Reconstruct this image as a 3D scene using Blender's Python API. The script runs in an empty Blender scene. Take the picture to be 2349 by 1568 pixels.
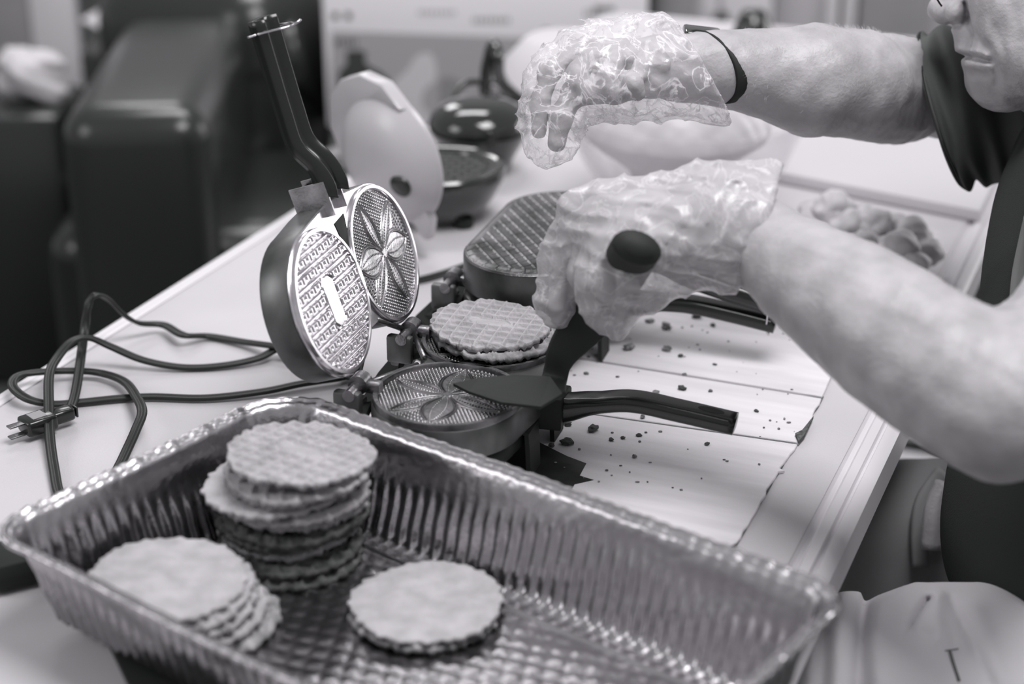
import bpy, bmesh, math, random
import numpy as np
from mathutils import Vector, Matrix
random.seed(7); np.random.seed(7)
C = bpy.context.scene.collection
sc = bpy.context.scene
PI = math.pi
# ---------------------------------------------------------------- camera
TZ = 0.74                      # table top height
CH = 0.69                      # camera height above the table top
FPX = 4000.0; CX = 1174.5; CY = 784.0
PT = math.atan(1752/4000.0)    # downward pitch
CAM = Vector((0, 0, TZ+CH))
cam = bpy.data.cameras.new('camera'); cam.sensor_width = 36; cam.lens = FPX/2349*36
cam.clip_start = 0.05; cam.clip_end = 60
cam.dof.use_dof = True; cam.dof.focus_distance = 1.50; cam.dof.aperture_fstop = 3.0
co = bpy.data.objects.new('camera', cam); C.objects.link(co)
co.location = CAM; co.rotation_euler = (PI/2-PT, 0, 0); sc.camera = co
# ---------------------------------------------------------------- world, lights, exposure
w = bpy.data.worlds.new('world'); sc.world = w; w.use_nodes = True
w.node_tree.nodes['Background'].inputs[0].default_value = (0.98, 0.97, 1.0, 1)
w.node_tree.nodes['Background'].inputs[1].default_value = 0.40
def area(name, loc, target, sx, sy, power, col=(1, .985, 1.0)):
    l = bpy.data.lights.new(name, 'AREA'); l.shape = 'RECTANGLE'; l.size = sx; l.size_y = sy
    l.energy = power; l.color = col
    o = bpy.data.objects.new(name, l); C.objects.link(o); o.location = loc
    o.rotation_euler = (Vector(target)-Vector(loc)).to_track_quat('-Z', 'Y').to_euler()
    return o
area('window_light', (2.7, 3.2, 1.25), (0.0, 1.5, .85), 1.6, 1.3, 27)  # unseen light added low at right rear to brighten the raised grid plate
area('ceiling_light', (.45, 1.0, 2.6), (.2, 1.3, .7), .9, .9, 35)
area('ceiling_light', (-1.0, 4.7, 2.4), (-.3, 2.6, .7), .6, .6, 9)
area('left_window_light', (-2.1, .9, 1.9), (0, 1.4, .8), 1.0, 1.0, 12)
area('ceiling_light', (-.3, 3.0, 2.5), (-.1, 4.6, .3), 1.0, .8, 32)
sc.view_settings.view_transform = 'Standard'; sc.view_settings.look = 'None'
sc.view_settings.gamma = 1; sc.view_settings.use_curve_mapping = False
sc.view_settings.exposure = 0.0
sc.cycles.max_bounces = 8; sc.cycles.transparent_max_bounces = 12
sc.cycles.caustics_reflective = False; sc.cycles.caustics_refractive = False
sc.cycles.use_denoising = True
# ---------------------------------------------------------------- pixel helpers (measuring the place from the photograph)
def W(px, py, z=0.0):          # point at height z above the table top
    u = (px-CX)/FPX; v = (CY-py)/FPX
    r = Vector((u, math.cos(PT)+v*math.sin(PT), -math.sin(PT)+v*math.cos(PT)))
    p = CAM+r*((z-CH)/r.z); return p
def D(px, py, d):              # point at optical depth d
    u = (px-CX)/FPX; v = (CY-py)/FPX
    return CAM+Vector((u, math.cos(PT)+v*math.sin(PT), -math.sin(PT)+v*math.cos(PT)))*d
TO_CAM = Vector((0, -math.cos(PT), math.sin(PT)))
CUP = Vector((0, math.sin(PT), math.cos(PT)))
# ---------------------------------------------------------------- materials
def tint(v):                   # v = display grey 0..255 -> slightly toned linear colour
    l = v/255.0; l = l/12.92 if l <= .04045 else ((l+.055)/1.055)**2.4
    k = min(1, v/150.0)
    return (l*(.93+.075*k), l*(1.10-.125*k), l*(.97+.045*k), 1)
def mat(name, v, rough=.5, metal=0, spec=.5, noise=0, nscale=20, bump=0, bscale=200, coat=0, sss=0, v2=None, stretch=None, detail=4):
    m = bpy.data.materials.new(name); m.use_nodes = True
    nt = m.node_tree; b = nt.nodes['Principled BSDF']
    b.inputs['Base Color'].default_value = tint(v); b.inputs['Roughness'].default_value = rough
    b.inputs['Metallic'].default_value = metal; b.inputs['Specular IOR Level'].default_value = spec
    b.inputs['Coat Weight'].default_value = coat
    if sss:
        b.inputs['Subsurface Weight'].default_value = sss; b.inputs['Subsurface Radius'].default_value = (.008, .007, .006)
        b.inputs['Subsurface Scale'].default_value = 1
    if noise or bump:
        tc = nt.nodes.new('ShaderNodeTexCoord'); mp = nt.nodes.new('ShaderNodeMapping')
        nt.links.new(tc.outputs['Object'], mp.inputs[0])
        if stretch: mp.inputs['Scale'].default_value = stretch
    if noise:
        n = nt.nodes.new('ShaderNodeTexNoise'); n.inputs['Scale'].default_value = nscale; n.inputs['Detail'].default_value = detail
        nt.links.new(mp.outputs[0], n.inputs['Vector'])
        r = nt.nodes.new('ShaderNodeValToRGB')
        r.color_ramp.elements[0].position = .5-.5/max(noise, .01)*.3 if noise > 1 else .3; r.color_ramp.elements[1].position = .7
        r.color_ramp.elements[0].color = tint(v2 if v2 is not None else v*(1-noise)); r.color_ramp.elements[1].color = tint(v)
        nt.links.new(n.outputs[0], r.inputs[0]); nt.links.new(r.outputs[0], b.inputs['Base Color'])
    if bump:
        n2 = nt.nodes.new('ShaderNodeTexNoise'); n2.inputs['Scale'].default_value = bscale; n2.inputs['Detail'].default_value = 3
        nt.links.new(mp.outputs[0], n2.inputs['Vector'])
        bp = nt.nodes.new('ShaderNodeBump'); bp.inputs['Strength'].default_value = bump; bp.inputs['Distance'].default_value = .002
        nt.links.new(n2.outputs[0], bp.inputs['Height']); nt.links.new(bp.outputs[0], b.inputs['Normal'])
    return m
def clear_mat(name, v, alpha, rough=.15, bump=0, bscale=60, spec=.8, crinkle=0):   # thin translucent plastic film
    m = mat(name, v, rough, spec=spec, bump=bump, bscale=bscale)
    nt = m.node_tree; b = nt.nodes['Principled BSDF']
    lw = nt.nodes.new('ShaderNodeLayerWeight'); lw.inputs[0].default_value = .35
    mr = nt.nodes.new('ShaderNodeMapRange'); mr.inputs['To Min'].default_value = alpha; mr.inputs['To Max'].default_value = min(1, alpha+.45)
    nt.links.new(lw.outputs['Facing'], mr.inputs[0])
    if crinkle:
        tc = nt.nodes.new('ShaderNodeTexCoord'); n = nt.nodes.new('ShaderNodeTexNoise'); n.inputs['Scale'].default_value = 28; n.inputs['Detail'].default_value = 5; n.inputs['Distortion'].default_value = 2.2
        nt.links.new(tc.outputs['Object'], n.inputs['Vector'])
        r = nt.nodes.new('ShaderNodeValToRGB'); r.color_ramp.elements[0].position = .46; r.color_ramp.elements[0].color = (0, 0, 0, 1)
        r.color_ramp.elements[1].position = .54; r.color_ramp.elements[1].color = (0, 0, 0, 1); e = r.color_ramp.elements.new(.50); e.color = (1, 1, 1, 1)
        nt.links.new(n.outputs[0], r.inputs[0]); ma = nt.nodes.new('ShaderNodeMath'); ma.operation = 'MULTIPLY_ADD'; ma.inputs[1].default_value = crinkle; ma.use_clamp = True
        nt.links.new(r.outputs[0], ma.inputs[0]); nt.links.new(mr.outputs[0], ma.inputs[2]); nt.links.new(ma.outputs[0], b.inputs['Alpha'])
    else: nt.links.new(mr.outputs[0], b.inputs['Alpha'])
    return m
M = {}
M['table'] = mat('table_plastic', 204, .55, bump=.15, bscale=500, noise=.04, nscale=6)
M['table_rim'] = mat('table_rim_plastic', 214, .4)
M['cardboard'] = mat('cardboard', 228, .75, noise=.07, nscale=7, bump=.15, bscale=120, stretch=(1, 9, 1))
M['card_edge'] = mat('cardboard_edge', 105, .9, noise=.5, nscale=300)
M['stain'] = mat('grease_stain', 40, .6, noise=.5, nscale=60)
M['iron'] = mat('cast_aluminium', 190, .3, 1, noise=.35, nscale=45, bump=.2, bscale=350)
M['iron_dark'] = mat('browned_aluminium', 150, .38, 1, noise=.55, nscale=30, bump=.2, bscale=300)
M['iron_bright'] = mat('polished_aluminium', 232, .22, 1, noise=.1, nscale=80)
M['iron_side'] = mat('burnt_steel_side', 122, .4, .75, noise=.4, nscale=25, stretch=(1, 1, .5))
M['black'] = mat('black_plastic', 32, .2, spec=.5)
M['black_matt'] = mat('matt_black', 38, .6, spec=.25)
M['cord'] = mat('black_cord_rubber', 32, .42, spec=.4)
M['steel'] = mat('steel_wire', 205, .2, 1)
M['foil'] = mat('aluminium_foil', 188, .27, 1, bump=.3, bscale=140, noise=.08, nscale=60)
M['wafer'] = mat('baked_wafer', 186, .75, noise=.14, nscale=60, bump=.35, bscale=500, sss=.0)
M['wafer_dark'] = mat('browned_wafer', 118, .8, noise=.55, nscale=110, v2=40, bump=.4, bscale=400)
M['wafer_edge'] = mat('toasted_wafer', 195, .8, noise=.45, nscale=90, v2=120, bump=.3, bscale=400)
M['white_pl'] = mat('white_plastic', 190, .28, spec=.5, noise=.05, nscale=8)
M['black_gl'] = mat('glossy_black', 34, .12, spec=.6, coat=.4)
M['black_inner'] = mat('nonstick_black', 38, .35)
M['dough'] = mat('dough', 205, .5, sss=.2, bump=.5, bscale=60, noise=.12, nscale=14)
M['dough2'] = mat('dough_ball', 212, .6, bump=.5, bscale=90, noise=.22, nscale=30)
M['skin'] = mat('skin', 180, .42, spec=.35, sss=.15, noise=.13, nscale=38, bump=.3, bscale=260)
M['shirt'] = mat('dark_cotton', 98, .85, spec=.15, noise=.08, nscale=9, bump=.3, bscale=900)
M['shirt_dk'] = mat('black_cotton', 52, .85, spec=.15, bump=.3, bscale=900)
M['trouser'] = mat('light_twill', 232, .85, spec=.15, noise=.08, nscale=8, bump=.25, bscale=900)
M['shirt_lt'] = mat('grey_cotton', 112, .85, spec=.15)
M['trouser_dk'] = mat('grey_twill', 140, .85, spec=.15, noise=.1, nscale=8)  # darker copy of the twill, far leg's shade painted into the colour
M['film'] = clear_mat('plastic_film', 236, .13, .16, bump=.5, bscale=45, crinkle=.45)
M['film2'] = clear_mat('plastic_film_milky', 206, .4, .28, bump=.4, bscale=40, crinkle=.25)
M['lip'] = mat('lip_skin', 120, .4, spec=.4, noise=.2, nscale=80)
M['leather'] = mat('black_leather', 40, .24, spec=.6)
M['paper'] = mat('white_paper', 198, .7)
M['mat_white'] = mat('bright_white_mat', 250, .8)  # near-white colour carrying the light that falls on the floor
M['cloth'] = mat('pale_cloth', 200, .9, bump=.4, bscale=60)
M['carton'] = mat('printed_carton', 238, .6)
M['print_dk'] = mat('dark_print', 60, .6)
M['print_md'] = mat('grey_print', 168, .6)
M['print_lt'] = mat('pale_print', 206, .6)
M['print_grey'] = mat('mid_grey_print', 140, .6)
M['floor'] = mat('dark_floor', 84, .7, noise=.25, nscale=5)
M['wall'] = mat('painted_wall', 215, .8)
M['cab'] = mat('white_cabinet', 215, .5)
M['cabg'] = mat('grey_panel', 150, .6, noise=.06, nscale=10)
M['crumb'] = mat('baked_crumb', 165, .85, noise=.6, nscale=200, v2=45)
M['crumb_dk'] = mat('burnt_crumb', 72, .85)
M['hair'] = mat('pale_body_hair', 215, .4)
M['glass'] = clear_mat('clear_glass', 235, .07, .04)
# ---------------------------------------------------------------- object helpers
def mesh_obj(name, verts, faces, m, parent=None, smooth=True):
    me = bpy.data.meshes.new(name)
    me.from_pydata([tuple(v) for v in verts], [], [tuple(f) for f in faces]); me.update()
    if smooth: me.shade_smooth()
    if m: me.materials.append(m)
    o = bpy.data.objects.new(name, me); C.objects.link(o)
    if parent: o.parent = parent
    return o
def bm_obj(name, bm, m, parent=None, smooth=True):
    me = bpy.data.meshes.new(name); bm.normal_update(); bm.to_mesh(me); bm.free()
    if smooth: me.shade_smooth()
    if m: me.materials.append(m)
    o = bpy.data.objects.new(name, me); C.objects.link(o)
    if parent: o.parent = parent
    return o
def sharp(o, ang=35):
    me = o.data; bm = bmesh.new(); bm.from_mesh(me)
    for e in bm.edges:
        if len(e.link_faces) == 2 and e.calc_face_angle(0) > math.radians(ang): e.smooth = False
    bm.to_mesh(me); bm.free(); return o
def tag(o, label=None, cat=None, group=None, kind=None):
    if label: o['label'] = label
    if cat: o['category'] = cat
    if group: o['group'] = group
    if kind: o['kind'] = kind
    return o
def thing(name, label, cat, mtx=None, loc=None, group=None):
    o = bpy.data.objects.new(name, None); C.objects.link(o); o.empty_display_size = .02
    if mtx is not None: o.matrix_world = mtx
    if loc is not None: o.location = loc
    return tag(o, label, cat, group)
def box(bm, c, s, rz=0, bev=0, mtx=None):
    r = bmesh.ops.create_cube(bm, size=1)
    mt = Matrix.Translation(c) @ Matrix.Rotation(rz, 4, 'Z') @ Matrix.Diagonal((s[0], s[1], s[2], 1))
    if mtx is not None: mt = mtx @ mt
    bmesh.ops.transform(bm, matrix=mt, verts=r['verts'])
    if bev:
        es = list({e for v in r['verts'] for e in v.link_edges})
        bmesh.ops.bevel(bm, geom=es, offset=bev, segments=2, profile=.5, affect='EDGES', clamp_overlap=True)
def boxobj(name, c, s, m, parent=None, rz=0, bev=.002, mtx=None):
    bm = bmesh.new(); box(bm, c, s, rz, bev, mtx); return sharp(bm_obj(name, bm, m, parent))
def lathe(name, prof, m, parent=None, n=64, mtx=None, wob=None):
    v = []; f = []
    k = len(prof)
    for i in range(n):
        a = 2*PI*i/n
        for (r, z) in prof:
            q = r*(1+(wob(a, z) if wob else 0)); v.append(Vector((q*math.cos(a), q*math.sin(a), z)))
    for i in range(n):
        j = (i+1) % n
        for t in range(k-1): f.append((i*k+t, j*k+t, j*k+t+1, i*k+t+1))
    if mtx is not None: v = [mtx @ p for p in v]
    o = mesh_obj(name, v, f, m, parent)
    bm = bmesh.new(); bm.from_mesh(o.data); bmesh.ops.remove_doubles(bm, verts=bm.verts, dist=1e-5)
    bmesh.ops.recalc_face_normals(bm, faces=bm.faces); bm.to_mesh(o.data); bm.free()
    return sharp(o, 50)
def prism(name, poly, z0, z1, m, parent=None, bev=0, mtx=None, seg=2):
    bm = bmesh.new()
    lo = [bm.verts.new((p[0], p[1], z0)) for p in poly]; hi = [bm.verts.new((p[0], p[1], z1)) for p in poly]
    n = len(poly); bt = bm.faces.new(lo[::-1]); tp = bm.faces.new(hi)
    for i in range(n): bm.faces.new((lo[i], lo[(i+1) % n], hi[(i+1) % n], hi[i]))
    bmesh.ops.recalc_face_normals(bm, faces=bm.faces)
    if bev: bmesh.ops.bevel(bm, geom=list(tp.edges)+list(bt.edges), offset=bev, segments=seg, profile=.5, affect='EDGES', clamp_overlap=True)
    if mtx is not None: bmesh.ops.transform(bm, matrix=mtx, verts=bm.verts)
    return sharp(bm_obj(name, bm, m, parent))
def catmull(P, sub=8):
    P = [Vector(p) for p in P]; Q = [P[0]*2-P[1]]+P+[P[-1]*2-P[-2]]; out = []
    for i in range(1, len(Q)-2):
        a, b, c, d = Q[i-1:i+3]
        for k in range(sub):
            t = k/sub
            out.append(.5*((2*b)+(c-a)*t+(2*a-5*b+4*c-d)*t*t+(3*b-a-3*c+d)*t**3))
    out.append(Q[-2]); return out
def sweep(name, path, sec, m, parent=None, up=(0, 0, 1), scale=None, cap=True, closed=False, mtx=None, smooth=True):
    """sec: list of (side, up) offsets; scale: function i/n -> (sx, sy)"""
    up = Vector(up); v = []; f = []; n = len(path); k = len(sec)
    for i, p in enumerate(path):
        a = path[(i-1) % n] if (closed or i > 0) else path[0]; b = path[(i+1) % n] if (closed or i < n-1) else path[-1]
        t = (b-a).normalized(); s = t.cross(up)
        if s.length < 1e-4: s = t.cross(Vector((0, 1, 0)))
        s.normalize(); u = s.cross(t).normalized()
        sx, sy = scale(i/(n-1)) if scale else (1, 1)
        for q in sec: v.append(p+s*q[0]*sx+u*q[1]*sy)
    for i in range(n if closed else n-1):
        j = (i+1) % n
        for q in range(k): f.append((i*k+q, i*k+(q+1) % k, j*k+(q+1) % k, j*k+q))
    if cap and not closed: f.append(tuple(range(k))[::-1]); f.append(tuple((n-1)*k+q for q in range(k)))
    if mtx is not None: v = [mtx @ p for p in v]
    return mesh_obj(name, v, f, m, parent, smooth)
def circ(r, n=10, ry=None): return [(r*math.cos(2*PI*i/n), (ry or r)*math.sin(2*PI*i/n)) for i in range(n)]
def tube(name, pts, r, m, parent=None, n=10, sub=8, mtx=None): return sweep(name, catmull(pts, sub), circ(r, n), m, parent, mtx=mtx)
def hull_circle(c1, c2, r, n=24): pass
# ---- signed-distance sculpting: smooth union of tapered capsules, then surface nets
class SDF:
    def __init__(s, x, y, z):
        s.ax = [np.asarray(a, np.float32) for a in (x, y, z)]
        s.F = np.full([len(a) for a in s.ax], 1.0, np.float32)
    def _rg(s, lo, hi):
        out = []
        for a, l, h in zip(s.ax, lo, hi):
            i = int(np.searchsorted(a, l)); j = int(np.searchsorted(a, h)); out.append((i, j))
        return out
    def _apply(s, lo, hi, fn, k, op):
        R = s._rg(lo, hi)
        if any(j <= i for i, j in R): return
        sl = tuple(slice(i, j) for i, j in R)
        X = s.ax[0][sl[0]][:, None, None]; Y = s.ax[1][sl[1]][None, :, None]; Z = s.ax[2][sl[2]][None, None, :]
        d = fn(X, Y, Z).astype(np.float32); A = s.F[sl]
        if op == 'add':
            h = np.clip(.5+.5*(A-d)/k, 0, 1); s.F[sl] = A*(1-h)+d*h-k*h*(1-h)
        else:
            d = -d; h = np.clip(.5-.5*(A-d)/k, 0, 1); s.F[sl] = A*(1-h)+d*h+k*h*(1-h)
    def cap(s, a, ra, b, rb, k=.01, op='add', flat=None):
        a = np.array(a, float); b = np.array(b, float); pad = max(ra, rb)+k*2+.012
        lo = np.minimum(a, b)-pad; hi = np.maximum(a, b)+pad; ab = b-a; L = max(ab@ab, 1e-9)
        def fn(X, Y, Z):
            t = np.clip(((X-a[0])*ab[0]+(Y-a[1])*ab[1]+(Z-a[2])*ab[2])/L, 0, 1)
            dx = X-a[0]-t*ab[0]; dy = Y-a[1]-t*ab[1]; dz = Z-a[2]-t*ab[2]
            q = dx*dx+dy*dy+dz*dz
            if flat is not None:
                nrm, fac = flat; e = dx*nrm[0]+dy*nrm[1]+dz*nrm[2]; q = q+(fac*fac-1)*e*e
            return np.sqrt(q)-(ra+t*(rb-ra))
        s._apply(lo, hi, fn, k, op)
    def chain(s, pts, k=.01, op='add'):
        for (a, ra), (b, rb) in zip(pts[:-1], pts[1:]): s.cap(a, ra, b, rb, k, op)
    def ball(s, c, r, k=.01, op='add', flat=None): s.cap(c, r, Vector(c)+Vector((1e-4, 0, 0)), r, k, op, flat)
    def cut(s, p, n):            # keep the side where (x-p).n < 0
        X, Y, Z = s.ax[0][:, None, None], s.ax[1][None, :, None], s.ax[2][None, None, :]
        s.F = np.maximum(s.F, (X-p[0])*n[0]+(Y-p[1])*n[1]+(Z-p[2])*n[2]).astype(np.float32)
    def noise(s, fn):
        X, Y, Z = s.ax[0][:, None, None], s.ax[1][None, :, None], s.ax[2][None, None, :]
        s.F = s.F+fn(X, Y, Z).astype(np.float32)
    def mesh(s):
        F = s.F; F[0] = F[-1] = 1; F[:, 0] = F[:, -1] = 1; F[:, :, 0] = F[:, :, -1] = 1
        S = F < 0; nx, ny, nz = F.shape
        cnt = np.zeros((nx-1, ny-1, nz-1), np.int8)
        for i in (0, 1):
            for j in (0, 1):
                for k in (0, 1): cnt += S[i:nx-1+i, j:ny-1+j, k:nz-1+k]
        act = np.argwhere((cnt > 0) & (cnt < 8)); idx = -np.ones(cnt.shape, np.int32)
        idx[act[:, 0], act[:, 1], act[:, 2]] = np.arange(len(act))
        acc = np.zeros((len(act), 3)); num = np.zeros(len(act))
        def P(I): return np.stack([s.ax[a][I[:, a]] for a in range(3)], 1)
        for axis in range(3):
            o = [a for a in range(3) if a != axis]
            for i in (0, 1):
                for j in (0, 1):
                    A = act.copy(); A[:, o[0]] += i; A[:, o[1]] += j; B = A.copy(); B[:, axis] += 1
                    fa = F[A[:, 0], A[:, 1], A[:, 2]].astype(float); fb = F[B[:, 0], B[:, 1], B[:, 2]].astype(float)
                    m_ = (fa < 0) != (fb < 0); t = np.where(m_, fa/np.where(m_, fa-fb, 1), 0)
                    p = P(A)*(1-t)[:, None]+P(B)*t[:, None]; acc[m_] += p[m_]; num[m_] += 1
        V = acc/num[:, None]; faces = []
        for axis in range(3):
            o1, o2 = (axis+1) % 3, (axis+2) % 3
            a = [slice(0, -1)]*3; b = [slice(0, -1)]*3; a = [slice(1, -1)]*3; b = [slice(1, -1)]*3
            a[axis] = slice(0, -1); b[axis] = slice(1, None)
            ch = np.argwhere(S[tuple(a)] != S[tuple(b)])
            off = np.array([1, 1, 1]); off[axis] = 0; E = ch+off
            inside = S[E[:, 0], E[:, 1], E[:, 2]]
            def cell(d1, d2):
                Q = E.copy(); Q[:, o1] -= d1; Q[:, o2] -= d2; return idx[Q[:, 0], Q[:, 1], Q[:, 2]]
            q = np.stack([cell(1, 1), cell(0, 1), cell(0, 0), cell(1, 0)], 1)
            q[~inside] = q[~inside][:, ::-1]; faces.append(q)
        return V, np.concatenate(faces)
def sdf_obj(name, s, m, parent=None, smooth_it=2):
    V, Fc = s.mesh()
    for _ in range(smooth_it):        # light Laplacian relax
        acc = np.zeros_like(V); n = np.zeros(len(V))
        for a, b in ((0, 1), (1, 2), (2, 3), (3, 0)):
            np.add.at(acc, Fc[:, a], V[Fc[:, b]]); np.add.at(acc, Fc[:, b], V[Fc[:, a]])
            np.add.at(n, Fc[:, a], 1); np.add.at(n, Fc[:, b], 1)
        V = V*.5+.5*acc/np.maximum(n, 1)[:, None]
    me = bpy.data.meshes.new(name); me.vertices.add(len(V)); me.vertices.foreach_set('co', V.astype(np.float32).ravel())
    me.loops.add(len(Fc)*4); me.loops.foreach_set('vertex_index', Fc.astype(np.int32).ravel())
    me.polygons.add(len(Fc)); me.polygons.foreach_set('loop_start', np.arange(0, len(Fc)*4, 4, dtype=np.int32))
    me.update(calc_edges=True); me.validate(); me.shade_smooth(); me.materials.append(m)
    o = bpy.data.objects.new(name, me); C.objects.link(o)
    if parent: o.parent = parent
    return o
def grid_mesh(name, X, Y, Z, mask, m, parent=None, mtx=None):
    ny, nx = X.shape; idx = -np.ones(X.shape, int); ok = mask
    cell = ok[:-1, :-1] & ok[1:, :-1] & ok[:-1, 1:] & ok[1:, 1:]
    use = np.zeros_like(ok); use[:-1, :-1] |= cell; use[1:, :-1] |= cell; use[:-1, 1:] |= cell; use[1:, 1:] |= cell
    idx[use] = np.arange(use.sum()); V = np.stack([X[use], Y[use], Z[use]], 1)
    c = np.argwhere(cell); i, j = c[:, 0], c[:, 1]
    Fc = np.stack([idx[i, j], idx[i, j+1], idx[i+1, j+1], idx[i+1, j]], 1)
    if mtx is not None: V = (np.array(mtx.to_3x3()) @ V.T).T+np.array(mtx.translation)
    me = bpy.data.meshes.new(name); me.from_pydata(V.tolist(), [], Fc.tolist()); me.update(); me.shade_smooth(); me.materials.append(m)
    o = bpy.data.objects.new(name, me); C.objects.link(o)
    if parent: o.parent = parent
    return o
# ================================================================ STRUCTURE
def struct(o): o['kind'] = 'structure'; return o
floor = struct(boxobj('floor', (0, 3.2, -.05), (9, 9.5, .1), M['floor'], bev=0))
wall_b = struct(boxobj('wall_back', (0, 6.9, 1.2), (9, .1, 2.4), M['wall'], bev=0))
# ---------------------------------------------------------------- folding table
TA, TB = W(0, 910), W(820, 395); U = (TB-TA).normalized(); V_ = Vector((U.y, -U.x, 0))
TW = (W(1990, 1120)-TA).dot(V_)     # width
TL0 = .40; TL1 = 2.84
def T(s, t, z=0): p = TA+V_*s+U*(t-TA.dot(U)); return Vector((p.x, p.y, TZ+z))
TM = Matrix(((V_.x, U.x, 0, TA.x-U.x*TA.dot(U)), (V_.y, U.y, 0, TA.y-U.y*TA.dot(U)), (0, 0, 1, TZ), (0, 0, 0, 1)))
TMI = TM.inverted()
tbl = thing('folding_table', 'long white plastic folding table with grooved rim, everything stands on it', 'table', mtx=TM)
def rrect(x0, y0, x1, y1, r, n=6):
    P = []
    for cx, cy, a in ((x1-r, y1-r, 0), (x0+r, y1-r, 90), (x0+r, y0+r, 180), (x1-r, y0+r, 270)):
        for i in range(n+1): q = math.radians(a+90*i/n); P.append((cx+r*math.cos(q), cy+r*math.sin(q)))
    return P
prism('tabletop', rrect(0.012, TL0+.012, TW-.03, TL1-.012, .03), -.028, 0, M['table'], tbl, .003)
# grooved rim: stepped profile swept round the outline
def loop_profile(name, inner, prof, m, parent, base=None):
    P = [Vector((p[0], p[1], 0)) for p in inner]; n = len(P); v = []; f = []; k = len(prof)
    for i in range(n):
        t = (P[(i+1) % n]-P[i-1]).normalized(); o = Vector((t.y, -t.x, 0))
        for (a, z) in prof: v.append(P[i]+o*a*(1 if P[i].x > .05 else .5)+Vector((0, 0, z if (P[i].x > .05 or z < -.01) else min(z, 0)*.1)))
    for i in range(n):
        j = (i+1) % n
        for q in range(k-1): f.append((i*k+q, i*k+q+1, j*k+q+1, j*k+q))
    return sharp(mesh_obj(name, v, f, m, parent), 40)
rp = [(-.002, -.012), (0, -.0002), (.002, -.0035), (.006, -.0038), (.009, 0.0006), (.017, .0008), (.0185, -.003), (.0205, -.003), (.022, 0), (.029, -.001), (.033, -.005), (.0335, -.036), (.030, -.038), (.006, -.036)]
loop_profile('rim', rrect(.012, TL0+.012, TW-.030, TL1-.012, .03), rp, M['table_rim'], tbl)
for t in (TL0+.25, TL1-.25):
    bm = bmesh.new()
    for s in (.07, TW-.07): bmesh.ops.create_cone(bm, segments=16, radius1=.0125, radius2=.0125, depth=.70, cap_ends=True, matrix=Matrix.Translation((s, t, -.39)))
    box(bm, (TW/2, t, -.60), (TW-.14, .02, .02)); bm_obj('folding_leg', bm, M['iron_side'], tbl)
# ---------------------------------------------------------------- cardboard under the irons
def tl(p): q = TMI @ Vector(p); return (q.x, q.y)
c_tr, c_m1 = tl(W(1925, 820, .003)), tl(W(1886, 910, .003))
def card(name, pts_px, z0, z1, m, parent):
    return prism(name, [tl(W(x, y, z1)) for x, y in pts_px], z0, z1, m, parent, .0006, seg=1)
cb = thing('cardboard_sheet', 'flattened worn corrugated cardboard box under the waffle irons, torn edge at right', 'cardboard', mtx=TM)
random.seed(3)
def torn(a, b, n, j):
    return [(a[0]+(b[0]-a[0])*i/n+random.uniform(-j, j)*(0 < i < n), a[1]+(b[1]-a[1])*i/n) for i in range(n+1)]
card('flap', [(1020, 700), (1700, 590), (1960, 740), *torn((1912, 850), (1886, 908), 5, 1.5), (1330, 818), (960, 762)], .0006, .0036, M['cardboard'], cb)
card('panel', [(955, 765), (1328, 823), *torn((1884, 913), (1832, 1014), 9, 3), (1295, 938), (900, 884)], .0004, .0032, M['cardboard'], cb)
card('flap', [(895, 887), (1293, 941), *torn((1829, 1018), (1788, 1072), 5, 3), (1800, 1078), *torn((1786, 1080), (1690, 1242), 12, 4), (1300, 1420), (820, 1180), (780, 1000)], .0004, .0034, M['cardboard'], cb)
card('inner_ply', [(900, 880), (1300, 935), *torn((1890, 908), (1690, 1250), 14, 3), (1300, 1400), (830, 1170)], .0004, .0015, M['card_edge'], cb)
# torn curl near the crease
prism('torn_edge', [tl(W(x, y, .004)) for x, y in ((1824, 998), (1840, 990), (1866, 958), (1846, 1000), (1832, 1016))], .003, .0062, M['card_edge'], cb, 0)
# crease print strips: thin darker scuffs
o = prism('grease_stain', [tl(W(x, y, .0037)) for x, y in ((1130, 1030), (1230, 1010), (1300, 1045), (1345, 1062), (1330, 1090), (1362, 1100), (1318, 1110), (1310, 1125), (1200, 1100))], .0035, .0037, M['stain'], cb)
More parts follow.
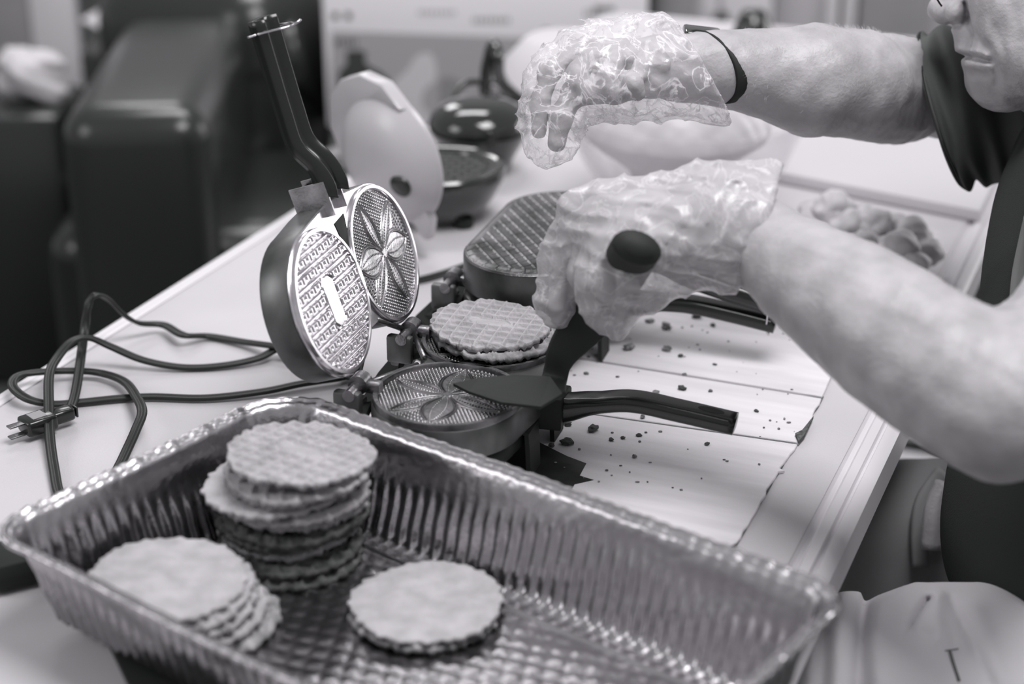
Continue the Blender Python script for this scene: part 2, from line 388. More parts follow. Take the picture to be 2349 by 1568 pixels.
# ================================================================ ALUMINIUM PAN
RZ = .088; PB = .008
_a = math.radians(-38.3); ex = Vector((math.cos(_a), math.sin(_a), 0)); ey = Vector((ex.y, -ex.x, 0)); PLn = .520; PWd = .297
_p, _q = W(300, 1050, RZ), W(900, 975, RZ); B_ = _q+ex*((_p-_q).dot(ex))    # back corner of the rim
pc = (B_+ex*PLn/2+ey*PWd/2)
PM = Matrix(((ex.x, -ey.x, 0, pc.x), (ex.y, -ey.y, 0, pc.y), (0, 0, 1, TZ), (0, 0, 0, 1))); PMI = PM.inverted()
pan = thing('foil_roasting_pan', 'large ribbed aluminium foil roasting pan holding wafers in the foreground', 'pan', mtx=PM)
def rpt(hx, hy, r, s):      # point & outward normal on rounded rectangle, s in [0,1) by arc length; back corner wider
    R = (r, r*1.9, r, r); q = [PI*x/2 for x in R]
    Ls = (2*hx-R[0]-R[1], 2*hy-R[1]-R[2], 2*hx-R[2]-R[3], 2*hy-R[3]-R[0]); d = s*(sum(q)+sum(Ls))
    for i, (sx, sy, a0) in enumerate(((1, 1, 0), (-1, 1, 90), (-1, -1, 180), (1, -1, 270))):
        cx, cy = sx*(hx-R[i]), sy*(hy-R[i])
        if d < q[i]: a = math.radians(a0)+d/R[i]; return (cx+R[i]*math.cos(a), cy+R[i]*math.sin(a)), (math.cos(a), math.sin(a)), True
        d -= q[i]
        if d < Ls[i]:
            a = math.radians(a0+90); nx_, ny_ = math.cos(a), math.sin(a)
            return (cx+R[i]*nx_-ny_*d, cy+R[i]*ny_+nx_*d), (nx_, ny_), False
        d -= Ls[i]
    return rpt(hx, hy, r, 0)
hx, hy = PLn/2-.010, PWd/2-.010
N = 1180; lev = [(.0092, -.0024), (.0102, -.0004), (.0096, .0016), (.0080, .0024), (.0062, .0018), (.0050, .0002), (.003, -.0002), (.0, -.001), (-.0015, -.004)]
dpt = RZ-PB
for i in range(1, 13): t = i/12; lev.append((-.002-.020*t, -.004-(dpt-.008)*t))
lev += [(-.025, -dpt+.0012), (-.031, -dpt)]
v = []; f = []; per = 2*(hx*2+hy*2); k = len(lev)
for i in range(N):
    s = i/N; (x, y), (nx_, ny_), corner = rpt(hx, hy, .024, s); d = s*per
    rib = math.sin(2*PI*d/.0118); rib = math.copysign(abs(rib)**.6, rib)
    wr = .3*math.sin(d*330+1.3*math.sin(d*41))+.5*math.sin(d*517+2)
    for j, (o_, z) in enumerate(lev):
        dx = o_; t = max(0, (-z-.006)/dpt)
        if j >= 9:
            edge = min(1, (j-8)/4)*(1 if j < k-2 else .2)
            lowrib = min(1, max(.10, (t-.22-.10*math.sin(d*23))*5))
            dx += (.0016*rib*lowrib*edge if not corner else .0016*wr*edge*(1-t*.4))+.0006*math.sin(d*61+z*190)*edge
        zz = z+(.0006*wr+.0003*math.sin(d*190+.7)) * (1 if j < 8 else 0)
        if j < 9: dx += .0009*math.sin(d*27)+.0004*wr
        zz += .0022*math.sin(d*5.1+1)*(1-t)
        v.append((x+nx_*dx, y+ny_*dx, RZ+zz))
for i in range(N):
    j = (i+1) % N
    for q in range(k-1): f.append((i*k+q, j*k+q, j*k+q+1, i*k+q+1))
mesh_obj('ribbed_wall', v, f, M['foil'], pan)
gx, gy = hx-.029, hy-.029
xs = np.linspace(-gx-.004, gx+.004, 300); ys = np.linspace(-gy-.004, gy+.004, 190); X, Y = np.meshgrid(xs, ys)
ed = np.minimum(gx-np.abs(X), gy-np.abs(Y)); inn = np.clip((ed-.014)/.006, 0, 1)
Z = PB+.0010*inn*np.abs(np.sin(PI*(X+Y*.6)/.016)*np.sin(PI*(Y-X*.35)/.015))+.0007*np.sin(X*83)*np.cos(Y*71)+.0022*np.exp(-((ed-.011)/.0022)**2)
rc = .018; cxm = np.maximum(np.abs(X)-(gx-rc), 0); cym = np.maximum(np.abs(Y)-(gy-rc), 0)
grid_mesh('embossed_base', X, Y, Z, (cxm**2+cym**2 < (rc+.004)**2), M['foil'], pan)
# ================================================================ WAFERS
PITCH = .0120
def waf_h(x, y, kind):
    if kind == 'grid':
        dx = np.abs((x/PITCH+.5) % 1-.5)*PITCH; dy = np.abs((y/PITCH+.5) % 1-.5)*PITCH
        h = np.maximum(np.clip(1.15-dx/.0019, 0, 1), np.clip(1.15-dy/.0019, 0, 1))*.0036
        e = np.abs(x)/.0215+np.abs(y)/.0105; e2 = np.maximum(np.abs(x)/.019, np.maximum(np.abs(y)/.0072, (np.abs(x)+np.abs(y)*.9)/.0205))
        rim = np.clip(1-np.abs(e2-1)/.10, 0, 1)*.0016
        return np.where(e2 < 1, .0004, h)*(np.abs(e2-1) > .1)+rim*(np.abs(e2-1) <= .1)
    return .00035*np.abs(np.sin(x*520)*np.sin(y*470+x*130))+.0004*np.abs(np.sin(np.arctan2(y, x)*3))
def wafer_mesh(name, kind, nr, na, seed, R=.0545):
    rng = np.random.RandomState(seed); ph = rng.rand(12)*6.28
    a = np.arange(na)*2*PI/na; cxn = np.maximum(np.abs(np.cos(a)), .0)
    ex_ = R*np.cos(a); ey_ = R*np.sin(a)
    tooth = np.cos(2*PI*ex_/PITCH)*np.abs(np.sin(a))+np.cos(2*PI*ey_/PITCH)*np.abs(np.cos(a))
    Rr = R+.0010*tooth+.0006*np.sin(17*a+ph[0])+.0008*np.sin(5*a+ph[1])+.0005*np.sin(41*a+ph[2])
    rr = np.linspace(0, 1, nr)[:, None]; X = rr*Rr*np.cos(a); Y = rr*Rr*np.sin(a)
    warp = .0010*np.sin(2*a+ph[3])*rr**2+.0005*np.sin(3*a+ph[4])*rr**2
    ev = np.clip((rr-.93)/.07, 0, 1)
    top = .0022+waf_h(X, Y, kind)*(1-.5*ev)+warp-.0008*ev
    bot = -.0012-waf_h(X+PITCH/2, Y+PITCH/2, 'grid')*.75+warp+.0004*ev
    Vt = np.stack([X, Y, top], -1).reshape(-1, 3); Vb = np.stack([X, Y, bot], -1).reshape(-1, 3)
    F = []; n1 = nr*na
    for i in range(nr-1):
        b = i*na
        for j in range(na):
            q = (j+1) % na
            F.append((b+j, b+na+j, b+na+q, b+q)); F.append((n1+b+j, n1+b+q, n1+b+na+q, n1+b+na+j))
    b = (nr-1)*na
    for j in range(na): q = (j+1) % na; F.append((b+j, n1+b+j, n1+b+q, b+q))
    me = bpy.data.meshes.new(name); me.from_pydata(np.concatenate([Vt, Vb]).tolist(), [], F); me.update(); me.shade_smooth(); return me
W_hi = wafer_mesh('wafer_mesh', 'grid', 96, 330, 1, .0545); W_hi.materials.append(M['wafer'])
W_ed = wafer_mesh('wafer_mesh', 'grid', 30, 230, 2); W_ed.materials.append(M['wafer'])
W_dk = wafer_mesh('wafer_mesh', 'grid', 30, 230, 3, .0550); W_dk.materials.append(M['wafer_dark'])
W_te = wafer_mesh('wafer_mesh', 'grid', 30, 230, 5, .0540); W_te.materials.append(M['wafer_edge'])
W_fl = wafer_mesh('wafer_mesh', 'flat', 60, 230, 4, .0545); W_fl.materials.append(M['wafer'])
def wafer(me, loc, rz, tx, ty, label, group, s=1.0):
    if 'pan' in group:      # keep clear of the sloping foil walls
        q = PMI @ Vector(loc); ins = .0665+.024*min(1, max(0, (RZ-(loc[2]-TZ))/(RZ-PB)))+(.006 if loc[2]-TZ < .02 else 0)
        lx, ly = PLn/2-ins, PWd/2-ins
        if loc[2]-TZ < RZ-.005: q.x = max(-lx, min(lx, q.x)); q.y = max(-ly, min(ly, q.y))
        loc = PM @ q
    o = bpy.data.objects.new('wafer', me); C.objects.link(o); o.location = loc; o.rotation_euler = (tx, ty, rz); o.scale = (s, s, 1)
    return tag(o, label, 'wafer', group)
# ================================================================ WAFFLE IRONS
L1_, L2_ = W(1027, 907, .075), W(1128, 783, .075)
ay = (L2_-L1_); ay.z = 0; ay.normalize(); ax = Vector((ay.y, -ay.x, 0)); Mo = (L1_+L2_)/2-ax*.073
def iron_mtx(o): return Matrix(((ax.x, ay.x, 0, o.x), (ax.y, ay.y, 0, o.y), (0, 0, 1, TZ), (0, 0, 0, 1)))
IM = iron_mtx(Mo); IM2 = iron_mtx(Mo-ax*.004+ay*.246)
DX, DY, DR = .073, .058, .0575
def arcp(cx, cy, r, a0, a1, n): return [(cx+r*math.cos(math.radians(a0+(a1-a0)*i/n)), cy+r*math.sin(math.radians(a0+(a1-a0)*i/n))) for i in range(n+1)]
def outline(r, notch=True):
    P = arcp(DX, -DY, r, 228 if notch else 180, 360, 22) if notch else arcp(DX, -DY, r, 180, 360, 22)
    if notch: P = arcp(DX, -DY, r, 135, 358, 34)
    P += [(DX+r+.004, -DY+.03), (DX+r+.006, 0), (DX+r+.004, DY-.03)]
    P += arcp(DX, DY, r, 2, 225, 34) if notch else arcp(DX, DY, r, 2, 180, 22)
    return P
def flower(x, y):
    r = np.hypot(x, y)
    p = .0034; row = np.round(y/(p*.866)); xo = (row % 2)*p/2; cx_ = np.round((x-xo)/p)*p+xo; cy_ = row*p*.866
    h = np.clip(1-np.hypot(x-cx_, y-cy_)/.00135, 0, 1)**.6*.0013
    # ribbed sectors beside two of the leaves
    for ang in (74, 254):
        a = np.arctan2(y, x)-math.radians(ang); a = (a+PI) % (2*PI)-PI
        sec = (np.abs(a) < .24) & (r > .022)
        h = np.where(sec, (.5+.5*np.cos(2*PI*r/.0046))*.0012*(.6+.4*np.cos(a*90)), h)
    for ang, t1, wm in ((50, .054, .0068), (230, .054, .0068), (-18, .052, .0072), (162, .052, .0072), (93, .050, .0120), (273, .050, .0120)):
        q = math.radians(ang); t = x*math.cos(q)+y*math.sin(q); pp = -x*math.sin(q)+y*math.cos(q)
        u = np.clip((t-.003)/(t1-.003), 0, 1); wd = wm*np.sin(PI*u)**.85; ins = (t > .003) & (t < t1+.001)
        e = np.abs(pp)-wd
        h = np.where(ins & (e < .0032), 0.0001, h)
        h = np.where(ins & (e < 0), .0006+.0005*(1-np.abs(pp)/(wd+1e-6)), h)
        bead = np.clip(1-np.hypot((t+.0014) % .0028-.0014, np.abs(pp)-wd*.42)/.0011, 0, 1)**.7*.0011
        h = np.where(ins & (e < -.001), np.maximum(h, .0006+bead), h)
        h = np.where(ins, np.maximum(h, np.clip(1-np.abs(e)/.0009, 0, 1)**.7*.0021), h)
        h = np.where(ins, np.maximum(h, np.clip(1-np.abs(e-.0022)/.0008, 0, 1)**.7*.0015), h)
    h = np.where(r < .0042, .0019, h)
    return h
def waffle_plate(x, y):
    # raised blocks in long rows (rows along y), a pin in each, smooth oblong medallion in the middle
    P = .0122; fx = (x/P) % 1; fy = (y/P) % 1
    bx = np.minimum(fx, 1-fx)*P; by = np.minimum(fy, 1-fy)*P
    cx_ = (fx-.5)*P; cy_ = (fy-.5)*P
    blk = np.clip((bx-.0024)/.0010, 0, 1)*np.clip((by-.0005)/.0010, 0, 1)*.0028
    pit = np.clip(1-(np.maximum(np.abs(cx_), np.abs(cy_)*.8)-.0011)/.0008, 0, 1)*.0016
    pin = np.clip(1-np.hypot(cx_, cy_)/.0009, 0, 1)*.0011
    h = np.maximum(blk-pit+pin, np.clip(1-(bx-.0008)/.0010, 0, 1)*.0027)
    e2 = np.maximum(np.abs(x)/.0215, np.maximum(np.abs(y)/.0095, (np.abs(x)+np.abs(y)*.9)/.0245))
    h = np.where(e2 < 1, .0026, h); h = np.where((e2 >= 1) & (e2 < 1.12), .0003, h)
    return h
def disc(name, fn, cy, z, sgn, m, parent, mtx=None, n=330, label=None):
    xs = np.linspace(-1, 1, n); A, B = np.meshgrid(xs, xs)
    # concentric square-to-disc map keeps a round edge
    rr = np.maximum(np.abs(A), np.abs(B)); hyp = np.hypot(A, B)+1e-9
    X = A*rr/hyp*DR; Y = B*rr/hyp*DR; h = fn(X, Y); rad = np.hypot(X, Y)
    h = np.where(rad > DR-.0012, 0, h)
    Z = z+sgn*(h)
    o = grid_mesh(name, X+DX, Y+cy, Z, np.ones_like(X, bool), m, parent, mtx)
    return tag(o, label)
def ring(name, cy, z, r0, r1, hgt, sgn, m, parent, mtx=None):
    pr = [(r0, -.004*1), (r0, hgt*.6), (r0+.0008, hgt), (r1-.0008, hgt), (r1, hgt*.6), (r1, -.004)]
    q = Matrix.Translation((DX, cy, z)) @ Matrix.Diagonal((1, 1, sgn, 1))
    return lathe(name, pr, m, parent, 96, mtx=(mtx @ q) if mtx is not None else q)
def lid_pattern(parent):          # domed, cross-hatched top of the closed iron
    r = DR+.0055; xs = np.linspace(-r, r, 230); ys = np.linspace(-DY-r, DY+r, 430); X, Y = np.meshgrid(xs, ys)
    d = np.hypot(X, np.maximum(np.abs(Y)-DY, 0)); s = np.clip((r-d)/.010, 0, 1)
    a = (X*.8+Y*.6)/.0105; b = (X*.8-Y*.6)/.0105
    ch = np.maximum(np.clip(1-np.abs((a % 1)-.5)/.17, 0, 1), np.clip(1-np.abs((b % 1)-.5)/.17, 0, 1))
    Z = .1115+.0035*np.sin(s*PI/2)+.0008*ch*(s >= 1)+.0011*np.clip(1-np.abs(d-r+.0016)/.0012, 0, 1)
    # tick marks round the shoulder and one rivet
    th = np.arctan2(np.where(Y > 0, np.maximum(Y-DY, 0), np.minimum(Y+DY, 0)), X)
    Z += .0007*((np.sin(th*26) > .8) & (s < 1) & (s > .25))
    Z += .0012*np.exp(-((X+.018)**2+(Y+.055)**2)/.002**2)
    o = grid_mesh('embossed_lid', X+DX, Y, Z, d <= r+.0003, M['iron_dark'], parent)
def build_iron(mtx, label, openang, zmesh=True):
    t = thing('pizzelle_iron', label, 'waffle iron', mtx=mtx)
    low = prism('lower_shell', outline(.0632), .046, .0735, M['iron_side'], t, .003)
    base = prism('base_tray', outline(.058), .026, .046, M['black_matt'], low, .008, seg=3)
    if openang:
        disc('grid_plate', flower, -DY, .0745, 1, M['iron_dark'], low, label='round baking plate with six-petalled flower')
        disc('grid_plate', flower, DY, .0745, 1, M['iron_dark'], low)
        for cy in (-DY, DY): ring('plate_rim', cy, .074, DR-.0002, DR+.0045, .0042, 1, M['iron_dark'], low)
        bm = bmesh.new()
        for a, b in (((.028, .008), (.002, .050)), ((.028, -.008), (.002, -.064))):
            a3 = Vector((a[0], a[1], .075)); b3 = Vector((b[0], b[1], .078)); d = b3-a3
            bmesh.ops.create_cone(bm, segments=10, radius1=.0026, radius2=.0026, depth=d.length, cap_ends=True, matrix=Matrix.Translation((a3+b3)/2) @ d.to_track_quat('Z', 'Y').to_matrix().to_4x4())
            bm_obj('hinge_web', bm, M['iron_dark'], low); bm = bmesh.new()
        bm.free()
    # upper half
    UM = Matrix.Translation((0, 0, .0785)) @ Matrix.Rotation(-math.radians(openang), 4, 'Y') @ Matrix.Translation((0, 0, -.0785))
    up = prism('upper_shell', outline(.0632, bool(openang)), .0805 if not openang else .0845, .112, M['iron_side'], t, .003, mtx=UM)
    if openang:
        fr = prism('face_frame', outline(.0636), .0822, .0848, M['iron_bright'], up, .0008, mtx=UM, seg=1)
        # frame surface with sunk triangle between the discs
        disc('grid_plate', waffle_plate, -DY, .0818, -1, M['iron_bright'], up, UM, 300, 'round baking plate with waffle squares and oval centre')
        disc('grid_plate', flower, DY, .0818, -1, M['iron'], up, UM, 360, 'round baking plate with six-petalled flower')
        for cy in (-DY, DY): ring('plate_rim', cy, .0822, DR-.0002, DR+.0040, .0036, -1, M['iron_bright'], up, UM)
        prism('sunk_slot', [(DX+.051, -.008), (DX+.053, .014), (DX+.012, .0035), (DX+.008, -.001)], .0816, .0823, M['black_matt'], up, .0003, mtx=UM, seg=1)
        bm = bmesh.new()
        for a, b in (((.030, -.008), (.004, -.060)), ((.030, .008), (.004, .048))):
            a3 = UM @ Vector((a[0], a[1], .084)); b3 = UM @ Vector((b[0], b[1], .083)); d = b3-a3
            bmesh.ops.create_cone(bm, segments=10, radius1=.0026, radius2=.0026, depth=d.length, cap_ends=True, matrix=Matrix.Translation((a3+b3)/2) @ d.to_track_quat('Z', 'Y').to_matrix().to_4x4())
            bm_obj('hinge_web', bm, M['iron_dark'], up); bm = bmesh.new()
        bm.free()
    else: lid_pattern(up)
    # hinges: barrel, pin, lug block
    for y in (-.068, .052):
        bm = bmesh.new()
        RY = Matrix.Rotation(PI/2, 4, 'X')
        bmesh.ops.create_cone(bm, segments=24, radius1=.0085, radius2=.0085, depth=.013, cap_ends=True, matrix=Matrix.Translation((0, y, .081)) @ RY)
        bmesh.ops.create_cone(bm, segments=20, radius1=.0052, radius2=.0052, depth=.024, cap_ends=True, matrix=Matrix.Translation((-.001, y-.012, .079)) @ RY)
        box(bm, (.010, y, .079), (.018, .010, .010), 0, .002)
        hb = sharp(bm_obj('hinge_barrel', bm, M['iron'], t))
        bm = bmesh.new(); box(bm, (-.004, y-.018, .068), (.024, .010, .026), 0, .003); box(bm, (-.006, y-.004, .058), (.020, .022, .02), 0, .003)
        sharp(bm_obj('hinge_lug', bm, M['iron_side'], hb))
        # bent black support leg
        P = [Vector((.012, y-.012, .062)), Vector((-.014, y-.016, .056)), Vector((-.022, y-.02, .040)), Vector((-.034, y-.024, .0055))]
        if y > 0: P = [Vector((.012, y-.004, .064)), Vector((-.006, y-.006, .058)), Vector((-.020, y-.012, .032)), Vector((-.034, y-.02, .0055))]
        sweep('support_leg', P, [(-.013, -.0025), (.013, -.0025), (.013, .0025), (-.013, .0025)], M['black_matt'], t, up=(0.3, 0, 1), smooth=False)
    for y in (-.035, .035):
        sweep('support_leg', [Vector((.128, y, .05)), Vector((.138, y, .044)), Vector((.139, y, .03)), Vector((.140, y, .0045))], [(-.014, -.002), (.014, -.002), (.014, .002), (-.014, .002)], M['black_matt'], t, up=(0.3, 0, 1), smooth=False)
    # lower handle: smooth crowned grip, hanging slot near its tip
    def rsec(w_, h_, n=6): return [(p[0], p[1]) for p in rrect(-w_, -h_, w_, h_, min(w_, h_)*.75, n)]
    hp = catmull([(.134, 0, .052), (.156, 0, .050), (.180, 0, .057), (.215, 0, .064), (.255, 0, .061), (.302, 0, .056)] if openang else [(.134, 0, .052), (.156, 0, .048), (.180, 0, .052), (.215, 0, .054), (.255, 0, .050), (.298, 0, .044)], 8)
    hd = sweep('lower_handle', hp, rsec(.0125, .0085), M['black'], t, scale=lambda q: (1.0-.05*q, 1.75-.9*min(1, q*2.2) if q < .45 else .85))
    prism('hanging_slot', [(.2815+.011*math.cos(a*PI/10), .0045*math.sin(a*PI/10)) for a in range(20)], (.0652 if openang else .0522), (.0659 if openang else .0529), M['black_matt'], hd, 0, mtx=Matrix.Translation((0, 0, .0)) @ Matrix.Translation((.28, 0, .066)) @ Matrix.Rotation(.12, 4, 'Y') @ Matrix.Translation((-.28, 0, -.066)))
    prism('handle_bracket', [(.120, -.02), (.158, -.016), (.158, .016), (.120, .02)], .034, .064, M['black_matt'], t, .003)
    # upper handle: open channel seen from beneath when raised
    bm = bmesh.new()
    for s in (-1, 1): box(bm, (.147, s*.0125, .092), (.030, .0016, .034), 0, 0)
    box(bm, (.146, 0, .104), (.026, .026, .002)); bmesh.ops.transform(bm, matrix=UM, verts=bm.verts)
    bm_obj('handle_bracket', bm, M['iron'] if openang else M['iron_side'], up, False)
    off = 0 if openang else .012
    pth = [(.150, 0, .080), (.160, 0, .077), (.176, 0, .080), (.196, 0, .090), (.225, 0, .0895), (.262, 0, .087), (.302, 0, .084)]
    if not openang: pth = [(.150, 0, .098), (.170, 0, .098), (.19, 0, .094), (.215, 0, .084), (.25, 0, .075), (.285, 0, .068), (.308, 0, .064)]
    hp = catmull(pth, 8)
    ch = [(-.0125, -.0085), (-.0105, -.0085), (-.0095, -.001), (-.006, .002), (.006, .002), (.0095, -.001), (.0105, -.0085), (.0125, -.0085), (.013, .002), (.010, .008), (-.010, .008), (-.013, .002)]
    uh = sweep('upper_handle', hp, ch, M['black'], t, mtx=UM, scale=lambda q: (1, 1.55-.55*min(1, q*3)))
    # bail wire latch near the tip
    e = .292 if openang else .292; zc = .085 if openang else .066
    wl = [(e, -.0145, zc+.009), (e, -.0145, zc-.004), (e-.001, -.012, zc-.018), (e-.002, -.005, zc-.026), (e-.001, -.004, zc-.031), (e, 0, zc-.034), (e-.001, .004, zc-.031), (e-.002, .005, zc-.026), (e-.001, .012, zc-.018), (e, .0145, zc-.004), (e, .0145, zc+.009)]
    if not openang: wl = [(x, y*.95, z if z > zc-.02 else z) for x, y, z in wl]
    tube('latch_wire', wl, .0009, M['steel'], uh, 8, 5, mtx=UM)
    return t
iron1 = build_iron(IM, 'open double pizzelle waffle iron with raised lid and upright black handle', 109)
iron2 = build_iron(IM2, 'closed waffle iron with dark cross-hatched lid behind the gloved hand holding the spatula', 0)
# wafers: two on the back plate of the open iron
def il(x, y, z): return IM @ Vector((x, y, z))
rz_i = math.atan2(ax.y, ax.x)
wafer(W_te, il(DX+.004, DY+.002, .0805), rz_i+.5, .0, .0, 'lower wafer on the open iron, almost hidden under another wafer', 'wafers on the open iron')
wafer(W_hi, il(DX-.002, DY+.004, .0885), rz_i+.03, -.015, .02, 'crisp square-patterned wafer lying on top on the open iron', 'wafers on the open iron', .97)
# stack in the pan
pf = TZ+PB+.003
order = ['W_dk', 'W_dk', 'W_te', 'W_dk', 'W_dk', 'W_te', 'W_ed', 'W_fl', 'W_te', 'W_ed', 'W_hi']
base = W(668, 1236, PB+.003)
random.seed(11); z = 0; nst = len(order)
names = ['bottom wafer', 'second wafer from the bottom', 'third wafer from the bottom', 'fourth wafer from the bottom', 'fifth wafer from the bottom', 'middle wafer', 'fifth wafer from the top', 'pale plain-edged fourth wafer from the top', 'third wafer from the top', 'second wafer from the top', 'topmost square-patterned wafer with oval centre']
topc = W(692, 1053, .092)
for i, nm in enumerate(order):
    q = i/(nst-1); c = base.lerp(topc, q); zz = PB+.0035+q*(.096-PB-.0035)
    jx, jy = (random.uniform(-.004, .004), random.uniform(-.004, .004)) if 0 < i < nst-1 else (0, 0)
    if i == 7: jx -= .010; jy -= .002
    wafer({'W_dk': W_dk, 'W_te': W_te, 'W_ed': W_ed, 'W_hi': W_hi, 'W_fl': W_fl}[nm], (c.x+jx, c.y+jy, TZ+zz), random.uniform(0, 3) if i < nst-1 else rz_i-.25, -.085*q, random.uniform(-.02, .02), names[i]+' of the tall stack in the foil pan', 'tall stack of wafers in the pan', 1.0 if i != 7 else 1.03)
# short stack at left
lt = W(372, 1328, .052); names = ['bottom wafer of the short stack at the left end of the pan', 'second wafer from the bottom of the short left stack in the pan', 'middle wafer of the short left stack in the pan', 'browned wafer just under the top of the short left stack', 'plain-faced top wafer of the short stack at the left end of the pan']
for i, me in enumerate((W_te, W_ed, W_te, W_ed, W_fl)):
    q = i/4; wafer(me, (lt.x+.012*(1-q)+random.uniform(-.003, .003), lt.y-.004+.004*q, TZ+PB+.005+q*.036), 1.3*i, -.02-.03*q, .01+.02*q, names[i], 'short stack of wafers in the pan', 1.0)
s1 = W(984, 1388, PB+.006)
wafer(W_te, (s1.x-.003, s1.y-.004, TZ+PB+.004), .4, 0, 0, 'browned wafer underneath the lone plain wafer in the pan', 'pair of wafers in the pan', .98)
wafer(W_fl, (s1.x, s1.y, TZ+PB+.0105), 2.1, 0, .01, 'plain round wafer lying by itself in the front of the pan, on one other', 'pair of wafers in the pan')
# ================================================================ SPATULA held over the open iron
ux_ = Vector((1, 0, 0))
sp = thing('spatula', 'black nylon spatula gripped in the lower gloved hand over the open waffle iron', 'spatula', loc=W(1160, 885, .09))
def addw(o, parent):          # world-built mesh under an empty
    o.parent = parent; o.matrix_parent_inverse = parent.matrix_world.inverted() if parent.type != 'EMPTY' else Matrix.Translation(-parent.location)
    return o
bl = [W(1040, 882, .090), W(1100, 868, .0905), W(1180, 862, .093), W(1262, 866, .098), W(1290, 905, .098), W(1240, 935, .094), W(1150, 925, .091), W(1075, 900, .090)]
vv = [p+Vector((0, 0, .0012)) for p in bl]+[p-Vector((0, 0, .0012)) for p in bl]; n = len(bl)
o = mesh_obj('blade', vv, [tuple(range(n)), tuple(range(2*n-1, n-1, -1))]+[(i, i+n, (i+1) % n+n, (i+1) % n) for i in range(n)], M['black_matt'], smooth=False); addw(o, sp)
nk = catmull([W(1268, 900, .093), D(1272, 868, 1.425), D(1290, 810, 1.42), D(1335, 750, 1.415), D(1390, 680, 1.40), D(1440, 610, 1.37)], 8)
o = sweep('neck', nk, rrect(-.0105, -.0025, .0105, .0025, .002, 3), M['black_matt'], up=TO_CAM, scale=lambda q: (1.0+1.1*max(0, min(1, (q-.3)*2.2))-.9*max(0, q-.7)*2, 1+.8*q)); addw(o, sp)
o = sweep('handle', catmull([D(1390, 680, 1.40), D(1425, 630, 1.37), D(1455, 575, 1.315), D(1465, 566, 1.300)], 8), circ(.0155, 20, .0105), M['black_matt'], up=CUP+ux_*.35, scale=lambda q: (1.25-.6*max(0, q-.85)/.15, 1.2-.6*max(0, q-.85)/.15)); addw(o, sp)
# ================================================================ POWER CORDS
fl = [(1.35*a, 1.25*b) for a, b in [(-.0034, 0), (-.0030, -.0013), (-.0018, -.0016), (-.0006, -.0008), (0, -.0006), (.0006, -.0008), (.0018, -.0016), (.0030, -.0013), (.0034, 0), (.0030, .0013), (.0018, .0016), (.0006, .0008), (0, .0006), (-.0006, .0008), (-.0018, .0016), (-.0030, .0013)]]
def cord(name, pts, label, tw=None, group=None):
    p = catmull([W(*q) for q in pts], 10); o0 = p[0].copy()
    t = thing(name, label, 'power cord', loc=Vector((o0.x, o0.y, TZ)))
    o = sweep('flat_cable', p, fl, M['cord'], up=(0, 0, 1)); addw(o, t); return t
c1 = cord('power_cord', [(840, 868, .030), (790, 830, .012), (740, 812, .010), (690, 806, .012), (640, 795, .014), (560, 784, .006), (480, 771, .004), (420, 768, .012), (375, 745, .010), (320, 741, .016), (285, 722, .03), (250, 688, .05), (222, 676, .062), (203, 697, .055), (192, 770, .028), (180, 860, .014), (172, 905, .008), (162, 935, .006), (145, 950, .006)],
    'black flat cord looping up off the table and ending in a two-prong plug')
pg = [W(150, 948, .009), W(38, 985, .009)]; pd = (pg[1]-pg[0]); pd.z = 0; pd.normalize(); _o = W(150, 948, .012); PLm = Matrix(((pd.x, -pd.y, 0, _o.x), (pd.y, pd.x, 0, _o.y), (0, 0, 1, _o.z), (0, 0, 0, 1))) @ Matrix.Diagonal((1.12, 1.2, 1.2, 1))
bm = bmesh.new(); box(bm, (.024, 0, 0), (.026, .019, .012), 0, .003, PLm); box(bm, (.004, 0, 0), (.020, .012, .010), 0, .003, PLm)
for k in range(4): box(bm, (-.008+k*.003, 0, 0), (.0016, .009, .008), 0, .0004, PLm)
o = bm_obj('plug', bm, M['black']); addw(o, c1); plug = o
for s in (-1, 1):
    bm = bmesh.new(); box(bm, (.042, 0, s*.0042-.0005), (.014, .0062, .0014), 0, .0005, PLm); q = bm_obj('prong', bm, M['iron_dark']); q.parent = plug
bm = bmesh.new(); box(bm, (.0225, -.0095, 0), (.009, .0008, .006), 0, .0003, PLm); q = bm_obj('moulded_mark', bm, M['cabg']); q.parent = plug
q = prism('top_mark', [(.018, -.006), (.030, -.006), (.030, .005), (.018, .005)], .0058, .0064, M['cabg'], None, .0002, mtx=PLm, seg=1); q.parent = plug
cord('power_cord', [(1112, 596, .03), (1085, 602, .010), (1040, 618, .006), (985, 635, .005), (930, 650, .005), (860, 690, .005), (780, 745, .005), (700, 797, .008), (640, 799, .010), (590, 822, .006), (510, 838, .004), (420, 842, .004), (330, 826, .010), (255, 795, .022), (205, 775, .032), (165, 783, .034), (130, 822, .028), (113, 860, .026), (112, 930, .020), (114, 1000, .010), (124, 1075, .006), (140, 1140, .004), (185, 1160, .004), (240, 1120, .004), (270, 1075, .006), (292, 1030, .010), (312, 985, .016), (326, 945, .020), (314, 912, .016), (285, 875, .010), (230, 855, .008), (160, 850, .010), (80, 854, .012), (38, 864, .014), (30, 888, .014), (65, 915, .010), (120, 926, .005), (180, 922, .004), (270, 913, .004), (350, 909, .004), (470, 912, .004), (600, 898, .005), (690, 880, .006), (770, 868, .006), (800, 864, .006), (850, 880, .022)],
    'long black flat cord making two wide loops at the table edge, no plug')
